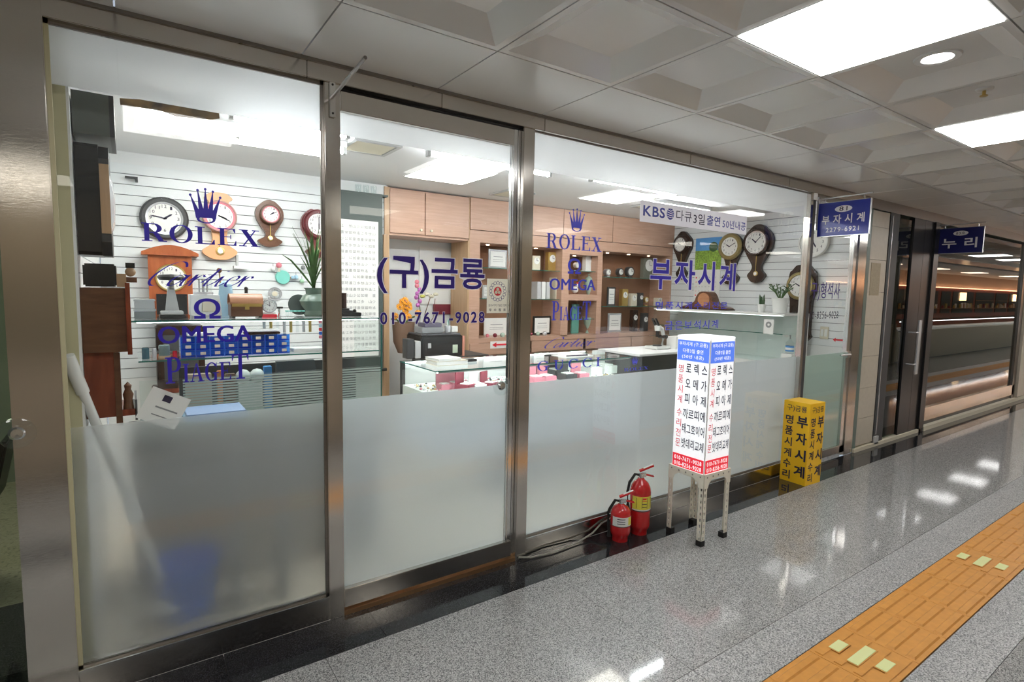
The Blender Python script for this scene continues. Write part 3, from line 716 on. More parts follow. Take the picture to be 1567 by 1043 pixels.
# right-hand wall (faces -x)
XW = 5.56; RR = -math.pi / 2
wall_clock('pendulum_clock', 'small dark oval pendulum clock, leftmost on the right-hand slat wall', (XW, 1.98, 2.09), RR, .085, WOODK, .025, 300, 280, violin(.12, .16, -.42, .035, .075), WOODK, pend=(-.33, .022), inner=SILV)
wall_clock('pendulum_clock', 'round clock with mottled gold rim on a dark carved case', (XW, 1.31, 2.03), RR, .105, AGOLD, .04, 300, 62, violin(.12, .15, -.42, .05, .1), WOODK, pend=(-.3, .025))
wall_clock('pendulum_clock', 'black carved wall clock with crest and wide dial, right of the gold-rimmed one', (XW, 1.0, 2.06), RR, .12, WOODK, .022, 310, 45, violin(.15, .19, -.43, .055, .1), WOODK, pend=(-.33, .028), inner=SILV)
wall_clock('wall_clock', 'plain round white clock high on the wall behind the side door', (XW, .42, 2.03), RR, .13, POTW, .02, 150, 200)
wall_clock('pendulum_clock', 'long dark banjo clock with ribbed gold rim hanging behind the side door frame', (XW, .5, 1.6), RR, .11, AGOLD, .03, 300, 100,
           [(0, .21), (.06, .205), (.1, .16), (.13, .12), (.14, -.05), (.11, -.15), (.105, -.45), (.12, -.5), (.06, -.56), (0, -.57)], WOODK)
# left-hand wall, near the glass (faces +x, seen from its side)
o = ent('octagon_clock', 'deep black box clock with wood bezel hanging on the left wall, seen from the side', 'clock', (-.148, .28, 1.8), math.pi / 2)
oc = lambda a, cb: [(-a + cb, -.2), (a - cb, -.2), (a, -.2 + cb), (a, .2 - cb), (a - cb, .2), (-a + cb, .2), (-a, .2 - cb), (-a, -.2 + cb)]
part('case', MB().prism(oc(.125, .012), -.07, 0, BLACK), o)
part('bezel', MB().prism(oc(.13, .05), -.1, -.07, DKGREY).box(-.133, -.13, -.1, -.071, -.12, .13, WOODT), o, 'tan wooden bezel strip')
part('glass_cover', MB().lathe([(0, .014), (.08, .01), (.11, 0)], SILV, 24, Matrix.Translation((0, -.1, 0)) @ ROTX), o)
o = ent('hanging_speaker_box', 'dark grey box high on the left wall above the octagonal clock', 'box', (-.15, .32, 2.04))
part('body', MB().box(0, .11, -.12, .2, 0, .15, mat('grey_green', (.12, .135, .12), .5)), o); part('front_strip', MB().box(.11, .125, -.12, .2, 0, .15, DKGREY), o)
o = ent('regulator_clock', 'red-brown wooden wall clock with pendulum box on the left wall beside the glass', 'clock', (-.15, .26, 1.18))
part('upper_case', MB().box(0, .135, -.12, .14, .06, .3, WOODB), o); part('front_board', MB().box(.135, .15, -.14, .15, .05, .32, WOODR), o)
part('lower_case', MB().box(0, .1, -.1, .12, -.19, .06, WOODR), o)
part('corner_post', MB().box(.09, .11, -.105, -.085, -.22, .06, WOODB, bev=.004), o)
part('ledge', MB().box(.1, .155, -.1, .12, -.19, -.165, WOODR).box(.15, .158, -.1, .12, -.21, -.13, DKGREY), o)
part('figurine', MB().lathe([(.018, -.165), (.014, -.13), (.018, -.11), (.01, -.09), (.013, -.075), (0, -.06)], WOODB, 12, Matrix.Translation((.13, -.08, 0))), o, 'small carved figure')
one('radio', MB().box(0, .1, -.1, .08, 0, .085, BLACK, bev=.006).box(.1, .13, -.08, .06, 0, .05, WOODT), 'black radio set on top of the red-brown wall clock', 'radio', (-.14, .26, 1.484))
one('wooden_figurine', MB().box(-.02, .02, -.015, .015, 0, .02, WOODB).ball((0, 0, .04), .018, WOODT).box(-.015, .015, -.01, .01, .055, .075, BLACK), 'little brown wooden figurine beside the black radio', 'figurine', (.004, .2, 1.502))
q = [I(px, py, .45) for px, py in ((183, 150), (215, 152), (262, 160), (335, 170), (336, 181), (322, 183), (270, 178), (240, 167), (205, 163), (184, 160))]  # outline of an irregular strip mixing brown and black
one('brown_strip', MB().prism([(a - q[0][0], c - q[0][1]) for a, c in q], 0, .008, wood('brown_black_wood', (.42, .26, .1), (.1, .08, .06), (6, 6, 6))), 'irregular brown and black strip just under the top frosted film', 'trim', (q[0][0], .45, q[0][1]))
# mop handle and bucket
x1, z1 = I(105, 548, .066); x2, z2 = I(268, 935, .4)
b = MB().cyl((x1, .066, z1), (x2, .4, z2), .016, POTW, 14); 
o = ent('mop', 'white mop pole leaning from the blue bucket to the left wall behind the glass', 'mop')
part('pole', b, o); d_ = (Vector((x1, .066, z1)) - Vector((x2, .4, z2))).normalized(); p_ = Vector((x1, .066, z1))
part('grip', MB().cyl(p_ - d_ * .14, p_ + d_ * .01, .021, POTW, 14), o)
part('collar', MB().cyl(Vector((x2, .4, z2)) - d_ * -.55, Vector((x2, .4, z2)) + d_ * .62, .026, WHITE, 14), o)
part('mop_head', MB().lathe([(.02, .12), (.07, .05), (.09, 0)], PAPER, 16, Matrix.Translation((x2, .4, max(z2 - .05, .06)))), o)
o = ent('bucket', 'blue plastic bucket standing behind the frosted lower glass of the left window', 'bucket', (.17, .42, .005))
part('tub', MB().lathe([(0, .004), (.105, .0), (.135, .24), (.142, .24), (.142, .25), (.13, .25), (.1, .01), (0, .01)], BLUEP, 28), o)
part('bail_handle', MB().tube([(.14 * math.cos(a), -.03 - .05 * math.sin(a), .235 - .03 * math.sin(a)) for a in [math.pi * i / 10 for i in range(11)]], .004, SILV, 6), o)

# ================================================================== left showcase
o = ent('display_case', 'glass display case with two glass shelves behind the left window and door', 'display case', (0, 0, 0))
SX0, SX1, SY0, SY1 = .02, 1.17, .6, 1.05; SZ = 1.332; S2 = 1.145
part('base', MB().box(SX0 - .05, SX1, SY0 + .01, SY1, .42, .78, mat('case_base', (.1, .11, .11), .5)), o); part('plinth', MB().box(SX0 - .05, SX1, SY1 - .04, SY1 - .01, .005, .42, mat('beige_board', (.62, .55, .44), .6)).box(SX0 - .05, SX0 - .03, SY0 + .01, SY1 - .041, .005, .42, LGREY).box(SX1 - .02, SX1, SY0 + .01, SY1 - .041, .005, .42, LGREY), o)
part('top_glass', MB().box(SX0 - .02, SX1 + .005, SY0 - .01, SY1, SZ - .008, SZ, CASEG), o); part('glass_edge', MB().box(SX0 - .02, SX1 + .005, SY0 - .0125, SY0 - .0105, SZ - .008, SZ, GREENE).box(SX1 + .0055, SX1 + .0075, SY0 - .01, SY1, SZ - .008, SZ, GREENE), o)
part('glass_shelf', MB().box(SX0, SX1 - .005, SY0 + .02, SY1, S2 - .007, S2, CASEG), o); part('shelf_edge', MB().box(SX0, SX1 - .005, SY0 + .017, SY0 + .0195, S2 - .007, S2, GREENE), o)
part('front_glass', MB().box(SX0, SX1, SY0, SY0 + .006, .78, 1.055, CASEG), o)
part('side_glass', MB().box(SX1 - .003, SX1 + .003, SY0, SY1, .78, SZ - .009, CASEG).box(SX1 - .003, SX1 + .0035, SY0 - .0035, SY0 - .0005, .78, SZ - .009, GREENE), o)
part('back_board', MB().box(.2, SX1, SY1 - .015, SY1, .78, 1.05, DKGREY).box(SX0, SX1, SY1 - .2, SY1 - .015, .78, .8, GREY), o)
part('led_strip', MB().box(SX0, SX1 - .02, SY0 + .002, SY0 + .01, SZ - .0115, SZ - .0085, LEDM), o, 'bright light strip under the top glass')
z = .785; me = MB().box(SX0 + .17, SX1 - .004, SY0 - .0015, SY0 - .0005, 0, .0085, FILM).mesh('stripe')
while z < 1.05: part('stripe', me, o, loc=(0, 0, z)); z += .0135
# things on the top glass
def box_item(name, label, cat, x, y, z, sx, sy, sz, m, rz=0, bev=.003, lid=None, grp=None):
    o = ent(name, label, cat, (x, y, z), rz, grp)
    part('body', MB().box(-sx / 2, sx / 2, -sy / 2, sy / 2, 0, sz, m, bev=bev), o)
    if lid: part('lid', MB().box(-sx / 2 - .003, sx / 2 + .003, -sy / 2 - .003, sy / 2 + .003, sz, sz + .012, lid, bev=.003), o)
    return o
TZ = SZ + .0005
FROSTP = mat('cloudy_plastic', (.5, .53, .54), .4)
box_item('plastic_box', 'lower of two stacked cloudy plastic tubs on the shelf beside the red-brown clock', 'container', .055, .78, TZ, .085, .09, .034, mat('cloudy_dark', (.22, .25, .26), .35), lid=FROSTP)
box_item('plastic_box', 'upper of two stacked cloudy plastic tubs on the shelf beside the red-brown clock', 'container', .055, .78, TZ + .0465, .08, .085, .034, FROSTP, lid=FROSTP)
o = ent('watch_press', 'white watchmaker press with black base and threaded column on the top shelf', 'tool', (.168, .78, TZ))
part('base', MB().box(-.055, .055, -.05, .05, 0, .018, BLACK, bev=.003), o); part('table', MB().box(-.05, .045, -.045, .045, .018, .035, LGREY, bev=.003), o)
part('column', MB().prism([(-.028, .035), (.03, .035), (.012, .15), (-.015, .15)], .0, .035, LGREY), o)
part('threaded_rod', MB().lathe([(.01 + .002 * (i % 2), .14 + .004 * i) for i in range(14)], DKSTEEL, 12), o)
part('hand_wheel', MB().lathe([(0, .19), (.05, .185), (.06, .2), (.05, .21), (0, .215)], BLACK, 20), o)
one('calibration_machine', MB().box(-.065, .065, -.06, .06, 0, .012, LGREY).prism([(-.07, .012), (.07, .012), (.06, .115), (-.07, .115)], -.05, .06, WHITE).box(-.02, .055, -.056, -.05, .03, .085, CREAM, bev=.003).box(.058, .066, -.02, .02, .03, .09, BLACK), 'white and grey timing machine under the blue omega sign', 'machine', (.315, .82, TZ))
o = ent('glass_dome_clock', 'clear glass jar with silver base standing on the white machine', 'jar', (.31, .84, TZ + .116))
part('jar', MB().lathe([(.04, .012), (.04, .09), (.03, .1), (.0, .105)], ACRY, 24), o); part('base', MB().lathe([(.045, 0), (.045, .012), (0, .013)], SILV, 24), o); part('rods', MB().cyl((0, 0, .012), (0, 0, .08), .006, SILV).cyl((.018, 0, .012), (.018, 0, .075), .004, SILV).cyl((-.018, 0, .012), (-.018, 0, .075), .004, SILV), o)
o = ent('drumstick', 'thin wooden mallets with round brown heads standing behind the glass jar', 'mallet', (.42, 1.0, TZ))
part('stick', MB().cyl((0, 0, 0), (-.015, 0, .24), .004, WOODT), o); part('head', MB().ball((-.015, 0, .245), .014, WOODB), o)
one('blue_cloth_roll', MB().lathe([(.035, 0), (.037, .1), (.03, .17), (.01, .19), (0, .19)], LBLUE, 16), 'light blue cloth roll standing behind the white machine', 'cloth', (.425, .93, TZ))
o = ent('wooden_chest', 'small wooden treasure chest with a rounded glossy lid on the top shelf', 'chest', (.493, .76, TZ + .008))
part('body', MB().box(-.075, .075, -.05, .05, 0, .065, WOODB, bev=.002).box(-.07, .07, -.0525, -.05, .05, .065, GOLD), o)
part('lid', MB().lathe([(.05, -.078), (.05, .078)], WOODO, 20, Matrix.Translation((0, 0, .065)) @ Matrix.Rotation(math.pi / 2, 4, 'Y'), a0=math.pi / 2 + 0, a1=math.pi * 1.5).box(-.078, .078, -.05, .05, .06, .068, WOODO), o)
part('foot', MB().box(-.07, -.055, -.05, .05, -.008, 0, BLACK).box(.055, .07, -.05, .05, -.008, 0, BLACK), o); part('latch', MB().box(-.01, .01, -.056, -.05, .035, .055, GOLD), o)
one('rubber_stamp', MB().cyl((0, 0, 0), (0, 0, .02), .008, BLACK).ball((0, 0, .024), .01, BLACK), 'small black knob standing on the lid of the wooden chest', 'knob', (.5, .77, TZ + .126))
o = ent('alarm_clock', 'round white table alarm clock on a red block beside the wooden chest', 'clock', (.605, .75, TZ + .062))
dial_parts(o, .032, SILV, .006, 300, 0, 0, INK, .03); part('red_block', MB().box(-.04, .035, -.03, .03, -.062, -.045, REDP, bev=.002).box(-.03, .03, -.02, .02, -.045, -.036, PAPER), o); part('bell', MB().ball((0, -.015, .042), .006, SILV), o)
one('t_handle_tool', MB().cyl((0, 0, 0), (0, 0, .045), .006, CHROME).box(-.025, .02, -.008, .008, .045, .055, BLACK, bev=.002), 'small tool with a black T handle right of the alarm clock', 'tool', (.662, .78, TZ))
for k in range(5): one('glass_vial', MB().lathe([(.009, 0), (.009, .03), (0, .031)], ACRY, 12).lathe([(.01, .031), (.01, .037), (0, .038)], TEAL, 12), 'row of little clear vials with green caps in front of the leafy vase', 'vial', (.69 + k * .021, .72, TZ), group='small vials on the top shelf')
o = ent('vase', 'dark green openwork pottery vase holding long spiky leaves on the top shelf', 'vase', (.865, .85, TZ))
part('pot', MB().lathe([(.05, 0), (.055, .008), (.045, .03), (.07, .06), (.078, .085), (.06, .115), (.042, .125), (.045, .15), (.055, .16), (.04, .155), (.0, .15)], POTG, 32), o)
random.seed(3)
for k in range(30):
    a = random.uniform(0, 6.28); sp = random.uniform(.02, .12); h = random.uniform(.2, .4); wd = .0095
    P = [Vector((math.cos(a) * sp * t ** 1.6 * 1.2, math.sin(a) * sp * t ** 1.6 * .7, .15 + h * t - .03 * t * t)) for t in (0, .25, .5, .75, 1)]
    pr = Vector((-math.sin(a), math.cos(a), 0)) * wd; V = []
    for i, p in enumerate(P): kk = (1 - (i / 4) ** 2 * .97); V += [p - pr * kk, p + pr * kk + Vector((0, 0, .001)), p + Vector((0, 0, .003))]
    Fc = []
    for i in range(4): q = 3 * i; Fc += [(q, q + 2, q + 5, q + 3), (q + 2, q + 1, q + 4, q + 5), (q, q + 3, q + 4, q + 1)]
    part('leaf', MB().add(V, Fc, PLANT), o)
P = [(0, 0, .16), (-.06, 0, .24), (-.12, 0, .31), (-.17, -.01, .34)]
part('leaf', MB().tube(P, .004, PLANT, 6, [.004, .006, .005, .001]), o)
one('round_plate', MB().lathe([(0, .0), (.055, .004), (.06, .01), (.055, .012), (0, .006)], DKGREEN, 28, Matrix.Translation((0, 0, .06)) @ Matrix.Rotation(math.radians(80), 4, 'X')), 'dark round plate leaning behind the green vase', 'plate', (.8, .93, TZ))
# hanging novelty items on the slat wall
def star(o_, r, m, n=5):
    P = []
    for i in range(n * 2): a = math.pi * i / n; q = r if i % 2 == 0 else r * .45; P.append((q * math.cos(a), q * math.sin(a)))
    return MB().prism(P, -.01, 0, m)
x, z = I(433, 424, 2.12); o = ent('novelty_clock', 'teal flower-shaped novelty hanging above the alarm clock', 'ornament', (x, 2.13, z))
part('disc', MB().lathe([(0, .02), (.05, .018), (.055, 0)], TEAL, 20, ROTX), o); part('figure', MB().ball((-.03, -.02, .09), .022, PINK).cyl((-.03, -.02, .04), (-.03, -.02, .08), .008, CREAM).ball((.07, -.02, 0), .014, LBLUE).cyl((.03, -.012, 0), (.07, -.012, 0), .005, WOODT), o)
x, z = I(431, 450, 1.9); one('filigree_disc', MB().lathe([(.05, .004), (.05, -.004), (.035, -.004), (.035, .004)], SILV, 28, ROTX, cap=False).lathe([(.02, .003), (.02, -.003), (0, -.003)], CREAM, 20, ROTX).box(-.04, .04, -.002, .002, -.003, .003, SILV).box(-.003, .003, -.002, .002, -.04, .04, SILV), 'round filigree disc behind the black T-handled tool', 'ornament', (x, 2.13, z))
for (px, py, m, lb) in ((418, 411, POTW, 'tiny white hook-shaped charm hanging right of the teal flower'), (453, 424, LBLUE, 'tiny pale blue charm hanging left of the long leaves'), (464, 409, GREY, 'tiny grey round charm next to the long leaves'), (462, 430, mat('pale_green', (.4, .65, .45), .5), 'pale green disc charm partly behind the long leaves')):
    x, z = I(px, py, 2.12); one('charm', MB().ball((0, 0, 0), .018, m).cyl((0, 0, .015), (0, 0, .04), .002, SILV, 6), lb, 'ornament', (x, 2.12, z))
one('wall_bracket', MB().box(0, .07, -.04, 0, 0, .01, BLACK).box(.055, .07, -.04, 0, -.02, 0, BLACK), 'small dark bracket at the top left of the back slat wall', 'bracket', (.0, 2.135, 2.19))
one('small_shelf_bracket', MB().box(0, .09, -.05, 0, 0, .02, WHITE).box(.02, .035, -.03, 0, .02, .1, LGREY), 'small white hook shelf on the back wall behind the script lettering', 'bracket', (.63, 2.135, 1.62))
# items on second shelf
for k, (x, w_, h, m, lb) in enumerate(((.05, .03, .05, mat('teal_jar', (.06, .14, .18), .2), 'dark blue jar at the left end of the second glass shelf'), (.085, .018, .045, SILV, 'narrow silver tin left of the large grey jar'), (.125, .045, .06, mat('grey_jar', (.16, .22, .22), .25), 'large grey-green jar with a wooden base on the second shelf'), (.168, .02, .028, REDP, 'tiny red pot right of the grey jar'))):
    o = ent('jar', lb, 'jar', (x, .7, S2 + .0005)); part('body', MB().lathe([(w_ / 2, 0), (w_ / 2, h), (w_ * .4, h + .004), (0, h + .004)], m, 20), o)
    if k == 2: part('base', MB().lathe([(w_ * .55, 0), (w_ * .55, .012), (0, .0125)], WOODT, 20), o)
o = ent('parts_drawers', 'blue clear plastic drawer organiser, eight columns wide, on the second shelf', 'organiser', (.19, .66, S2 + .0005))
BW = .0625
part('cabinet', MB().box(0, BW * 8, .012, .1, 0, .1, BLUET).box(0, BW * 8, .1, .103, 0, .1, LBLUE), o)
dm = MB().box(.003, BW - .003, 0, .009, .002, .034, BLUET, bev=.001).box(.003, BW - .003, .0095, .011, .002, .008, BLUEP).box(.02, .043, -.004, 0, .012, .026, CREAM).mesh('drawer'); em = MB().box(0, .003, -.001, .012, 0, .1, BLUEP).mesh('divider')
for i in range(8):
    for j in range(3): part('drawer', dm, o, loc=(i * BW, 0, .0 + j * .0335))
    part('divider', em, o, loc=(i * BW, 0, 0))
for (x, sx, h, m, lb) in ((.27, .1, .015, PAPER, 'white card box lying on the left end of the blue organiser'), (.56, .17, .012, WOODK, 'dark flat case lying on the right end of the blue organiser')):
    box_item('flat_box', lb, 'box', x, .71, S2 + .103, sx, .07, h, m)
box_item('flat_box', 'long white flat box on top of the dark flat case', 'box', .55, .71, S2 + .1165, .19, .07, .012, PAPER)
box_item('flat_box', 'white tray right of the blue organiser on the second shelf', 'box', .79, .72, S2 + .001, .16, .1, .02, POTW)
for k in range(8): one('hanging_tube', MB().lathe([(.008, 0), (.008, .06), (.011, .065), (.011, .075), (0, .076)], [SILV, GOLD, ACRY][k % 3], 12), 'metal and clear tube among those hanging below the top shelf at its right', 'tool', (.6 + k * .035, .86, 1.24), group='tubes hanging under the top glass')
o = ent('beaded_bag', 'pink and blue beaded packets hanging at the right end below the top shelf', 'packet', (.92, .86, 1.2))
for k in range(5): part('packet', MB().box(-.025, .025, -.006, .006, k * .022, .018 + k * .022, [PINK, BLUEP, REDP, LBLUE, PINK][k], bev=.002), o)
o = ent('monitor', 'dark computer monitor back standing behind the striped glass', 'monitor', (.78, .92, .801))
part('screen', MB().prism([(-.11, .09), (.13, .09), (.1, .27), (-.11, .27)], -.01, .02, mat('slate', (.07, .085, .1), .4)), o); part('stand', MB().box(-.02, .02, -.01, .02, .01, .1, DKGREY).box(-.08, .08, -.05, .06, 0, .012, DKGREY), o)
for (x, sx, h, m, lb) in ((.28, .12, .2, mat('peach_card', (.62, .5, .4), .6), 'beige folder standing behind the blue serif lettering'), (.38, .025, .21, mat('orange_spine', (.7, .25, .08), .5), 'orange spine folder next to the beige folder'), (.43, .05, .19, WOODB, 'brown box file behind the blue serif lettering'), (.62, .04, .22, SKYB, 'blue card pack left of the dark monitor')):
    box_item('folder', lb, 'folder', x, .9, .801, sx, .04, h + .03, m)
one('white_mask_rack', MB().ball((-.035, 0, .2), .04, POTW).ball((.035, 0, .2), .04, POTW).box(-.06, .06, -.01, .02, 0, .17, PAPER), 'two white round cups standing between the folders and the monitor', 'cup', (.53, .9, .801))
one('crystal_bowl', MB().lathe([(.01, .0), (.04, .02), (.045, .04), (.0, .05)], ACRY, 20), 'clear upturned bowl standing right of the monitor', 'bowl', (.93, .78, .801 + .0))
x, z = I(262, 630, .11)
o = ent('business_card', 'white printed card leaning against the inside of the left window glass', 'card', (x, .1, z - .0))
Tm = Matrix.Rotation(math.radians(28), 4, 'Y')
part('card', MB().box(-.1, .04, 0, .002, -.06, .07, PAPER, Tm @ Matrix.Identity(4)), o); part('print', MB().box(-.05, -.02, -.001, 0, .03, .055, INK, Tm).box(-.06, .02, -.001, 0, -.0, .006, GREY, Tm).box(-.06, .02, -.001, 0, -.03, -.026, GREY, Tm), o)
o = ent('notebook_stack', 'blue and white magazines lying behind the leaning card', 'magazine', (.3, .36, .0)); 
part('magazine', MB().box(-.13, .12, -.1, .1, .911, .93, LBLUE, bev=.002).box(-.12, .11, -.09, .1, .93, .945, mat('dusty_blue', (.25, .36, .55), .5), bev=.002), o); part('side_table', MB().box(-.16, .3, -.1, .12, .9, .91, CASEG).box(.06, .08, -.08, .1, .005, .9, GREY).box(.26, .28, -.08, .1, .005, .9, GREY), o, 'narrow glass-topped stand')

# ================================================================== centre recess
o = ent('calligraphy_scroll', 'tall hanging paper scroll of brush calligraphy on a dark green mount', 'scroll', (0, 0, 0))
xa, _ = I(520, 400, 2.05); xb, _ = I(586, 400, 2.05); _, zt = I(550, 293, 2.05); _, zb_ = I(575, 566, 2.05)
part('mount', MB().box(1.36, xb, 2.055, 2.065, zb_, zt, DKGREEN), o)
_, zpt = I(550, 337, 2.05); _, zpb = I(550, 545, 2.05); xp, _ = I(579, 400, 2.05)
part('paper', MB().box(1.38, xp, 2.05, 2.055, zpb, zpt, PAPER), o)
part('roller', MB().cyl((1.34, 2.05, zb_), (xb + .03, 2.05, zb_), .013, BLACK), o)
b = MB(); random.seed(11); hz = '江山如畫時多少豪傑遙想公瑾當年小喬初嫁了雄姿英發羽扇綸巾談笑間檣櫓灰飛煙滅'
gm = {}
nx = 9; nz = 21
for i in range(nx):
    for j in range(nz):
        ch = hz[(i * 5 + j * 3) % 14]
        if random.random() < .04: continue
        letter(b, ch, GREY, 1.4 + i * (xp - 1.42) / nx, zpt - .05 - j * (zpt - zpb - .05) / nz - .014, .027, .025, 2.05, .0, 0, .0006)
part('brush_characters', b, o, kind='stuff')
one('wooden_screen_box', MB().box(0, .06, -.03, .03, .0, .012, BLACK).lathe([(.022, .012), (.022, .1), (.0, .101)], WOODK, 16, Matrix.Translation((.03, 0, 0))), 'dark cylindrical ink stand on the right end of the top shelf', 'stand', (.985, .8, TZ + .034))
o = ent('inkstone', 'black carved inkstone tray at the right end of the top shelf', 'tray', (.97, .8, TZ)); part('tray', MB().box(-.02, .14, -.05, .05, 0, .022, BLACK, bev=.003), o); part('carving', MB().box(-.0, .1, -.03, .03, .022, .033, DKGREY, bev=.004).ball((.115, 0, .028), .012, BLACK), o)
for k in range(3): x, z = I(545 + k * 9, 290, 2.0); one('glass_tumbler', MB().lathe([(.022, 0), (.026, .065), (.024, .065), (.02, .004), (0, .004)], ACRY, 16), 'glass tumbler in the row on the ledge above the green board', 'glass', (1.56 + k * .065, 2.09, 2.31 - .04), group='three tumblers above the scroll')
one('ledge_board', MB().box(1.36, 1.8, 2.05, 2.135, 2.255, 2.27, DKGREEN), 'dark green ledge above the calligraphy scroll', 'shelf')
# wooden trim & upper cabinet
part('column_trim', MB().box(1.78, 1.83, 2.1, 2.14, .0, 1.95, WOODT), wb)
o = ent('wall_cabinet', 'pale cherry wall cabinet with two doors and round knobs under the ceiling', 'cabinet', (1.8, 2.15, 1.955))
part('body', MB().box(0, .84, 0, .36, 0, .4, WOODL), o)
for i, (a, c) in enumerate(((.05, .375), (.385, .83))):
    dr = part('door', MB().box(a, c, -.018, -.001, .02, .385, WOODL, bev=.002), o)
    part('knob', MB().lathe([(.006, 0), (.006, .008), (.012, .014), (.01, .022), (0, .024)], CREAM, 16, Matrix.Translation((c - .04 if i == 0 else a + .05, -.018, .06)) @ ROTX), dr)
part('edge_board', MB().box(0, .045, -.02, 0, 0, .4, WOODT), o)
x = 1.95
o = ent('document_poster', 'plain white calendar sheet on the recess wall between cabinet and flowers', 'poster', (2.5, 2.51, 1.4))
part('sheet', MB().box(-.2, .26, -.004, .0, -.05, .5, PAPER), o); part('maroon_band', MB().box(-.05, .26, -.006, -.004, -.15, -.05, MAROON), o)
# stand with printer
o = ent('side_stand', 'dark grey low stand carrying the black printer behind the bright glass case', 'stand', (2.3, 1.9, 0))
part('body', MB().box(-.25, .3, -.2, .22, .005, .93, DKGREY, bev=.004), o)
px0, pz0 = I(645, 562, 1.72); px1, pz1 = I(708, 512, 1.72)
o = ent('printer', 'black box-shaped printer with small stickers behind the glass case', 'printer', ((px0 + px1) / 2, 1.72, .93)); a = (px1 - px0) / 2
part('body', MB().box(-a, a, 0, .3, 0, pz1 - .93, BLACK, bev=.008), o); part('lid', MB().box(-a * .95, a * .95, .02, .28, pz1 - .93, pz1 - .915, mat('smoked', (.1, .1, .11), .2), bev=.003), o)
part('sticker', MB().box(a * .5, a * .75, -.002, 0, .03, .1, mat('pale_green_sticker', (.55, .65, .5), .5)), o, 'pale green energy label'); part('sticker', MB().box(-a * .7, -a * .55, -.002, 0, .08, .12, LGREY), o, 'grey label'); part('red_side_panel', MB().box(a, a + .02, 0, .02, 0, pz1 - .94, mat('salmon', (.6, .25, .18), .5)), o)
zt = pz1 - .002
b = ent('tray_stack', 'grey wire trays with papers on top of the black printer', 'tray', ((px0 + px1) / 2 - .06, 1.86, pz1 - .914 + .93 - .0)); part('tray', MB().box(-.1, .1, -.08, .08, 0, .05, GREY, bev=.004), b); part('tray', MB().box(-.07, .09, -.07, .07, .05, .085, mat('dusk', (.12, .11, .16), .4), bev=.004), b)
one('pen_cup', MB().lathe([(.025, 0), (.028, .06), (.024, .06), (.0, .01)], SILV, 16).cyl((0, 0, .02), (.01, .01, .11), .004, TEAL).cyl((.01, 0, .02), (-.01, .0, .1), .004, POTW), 'silver pen cup with pens on the printer', 'cup', ((px0 + px1) / 2 + .1, 1.82, pz1 + .017))
one('card_stack', MB().box(-.03, .03, -.02, .02, 0, .05, PAPER, bev=.002), 'white card block right of the pen cup on the printer', 'card', ((px0 + px1) / 2 + .17, 1.84, pz1 + .017))
box_item('file_box', 'pair of grey files standing left of the printer', 'file', px0 - .035, 1.76, .931, .05, .1, .14, LGREY)
box_item('file_box', 'dark file with a cream tag left of the grey files', 'file', px0 - .1, 1.76, .931, .06, .1, .16, DKGREY)
# flower basket
fx, fz = I(632, 500, 1.95)
o = ent('flower_basket', 'basket of orange flowers left of the printer under the blue lettering', 'flowers', (fx, 2.15, .93)); fh = fz - .93
part('basket', MB().lathe([(.05, 0), (.09, .1), (.1, fh + .03), (.09, fh + .03), (.07, .1), (0, .02)], WICKER, 24), o)
random.seed(5)
for k in range(16):
    a = random.uniform(0, 6.28); rr = random.uniform(0, .13); p = Vector((rr * math.cos(a), rr * .6 * math.sin(a) - .04, fh + .13 + random.uniform(-.05, .06) + (.04 if rr < .05 else 0)))
    P = []
    T = Matrix.Translation(p) @ Matrix.Rotation(math.radians(90 + random.uniform(-35, 10)), 4, 'X') @ Matrix.Rotation(random.uniform(0, 1), 4, 'Z')
    bb = MB(); n = 12; V = [(0, 0, .006)]; Fc = []
    for i in range(n * 2): q = .036 if i % 2 == 0 else .024; V.append((q * math.cos(math.pi * i / n), q * math.sin(math.pi * i / n), .0 if i % 2 else .008))
    for i in range(n * 2): Fc.append((0, 1 + i, 1 + (i + 1) % (2 * n)))
    bb.add(V, Fc, ORANGE, False, T); bb.lathe([(.01, .004), (.008, .012), (0, .013)], WOODO, 10, T); part('flower', bb, o)
part('foliage', MB().tube([(0, 0, fh), (.05, 0, fh + .06), (.1, -.02, fh + .08)], .008, PLANT).tube([(0, 0, fh), (-.06, 0, fh + .05), (-.12, -.02, fh + .06)], .008, PLANT), o)
o = ent('orchid', 'slender purple orchid stems standing between flower basket and wooden cabinet', 'flowers', (fx + .2, 2.25, .93))
part('pot', MB().lathe([(.04, 0), (.055, .14), (.05, .14), (0, .12)], WOODK, 18), o)
part('stem', MB().tube([(0, 0, .12), (.01, 0, .35), (-.02, 0, .6)], .004, PLANT, 6).tube([(0, 0, .12), (.06, 0, .35), (.12, 0, .52)], .004, WOODB, 6).tube([(0, 0, .12), (.14, 0, .3), (.16, 0, .48)], .003, WOODB, 6), o)
for k in range(7): part('blossom', MB().ball((-.02 + .02 * math.sin(k * 2), -.01, .42 + .035 * k), .022, PURPLE if k < 5 else PINK, 8), o)
for k in range(4): part('leaf_spray', MB().ball((.03 + .045 * k, 0, .5 + .02 * (k % 2)), .028, mat('lime%d' % k, (.6, .6, .15), .6) if k == 0 else CREAM, 8, .6), o)

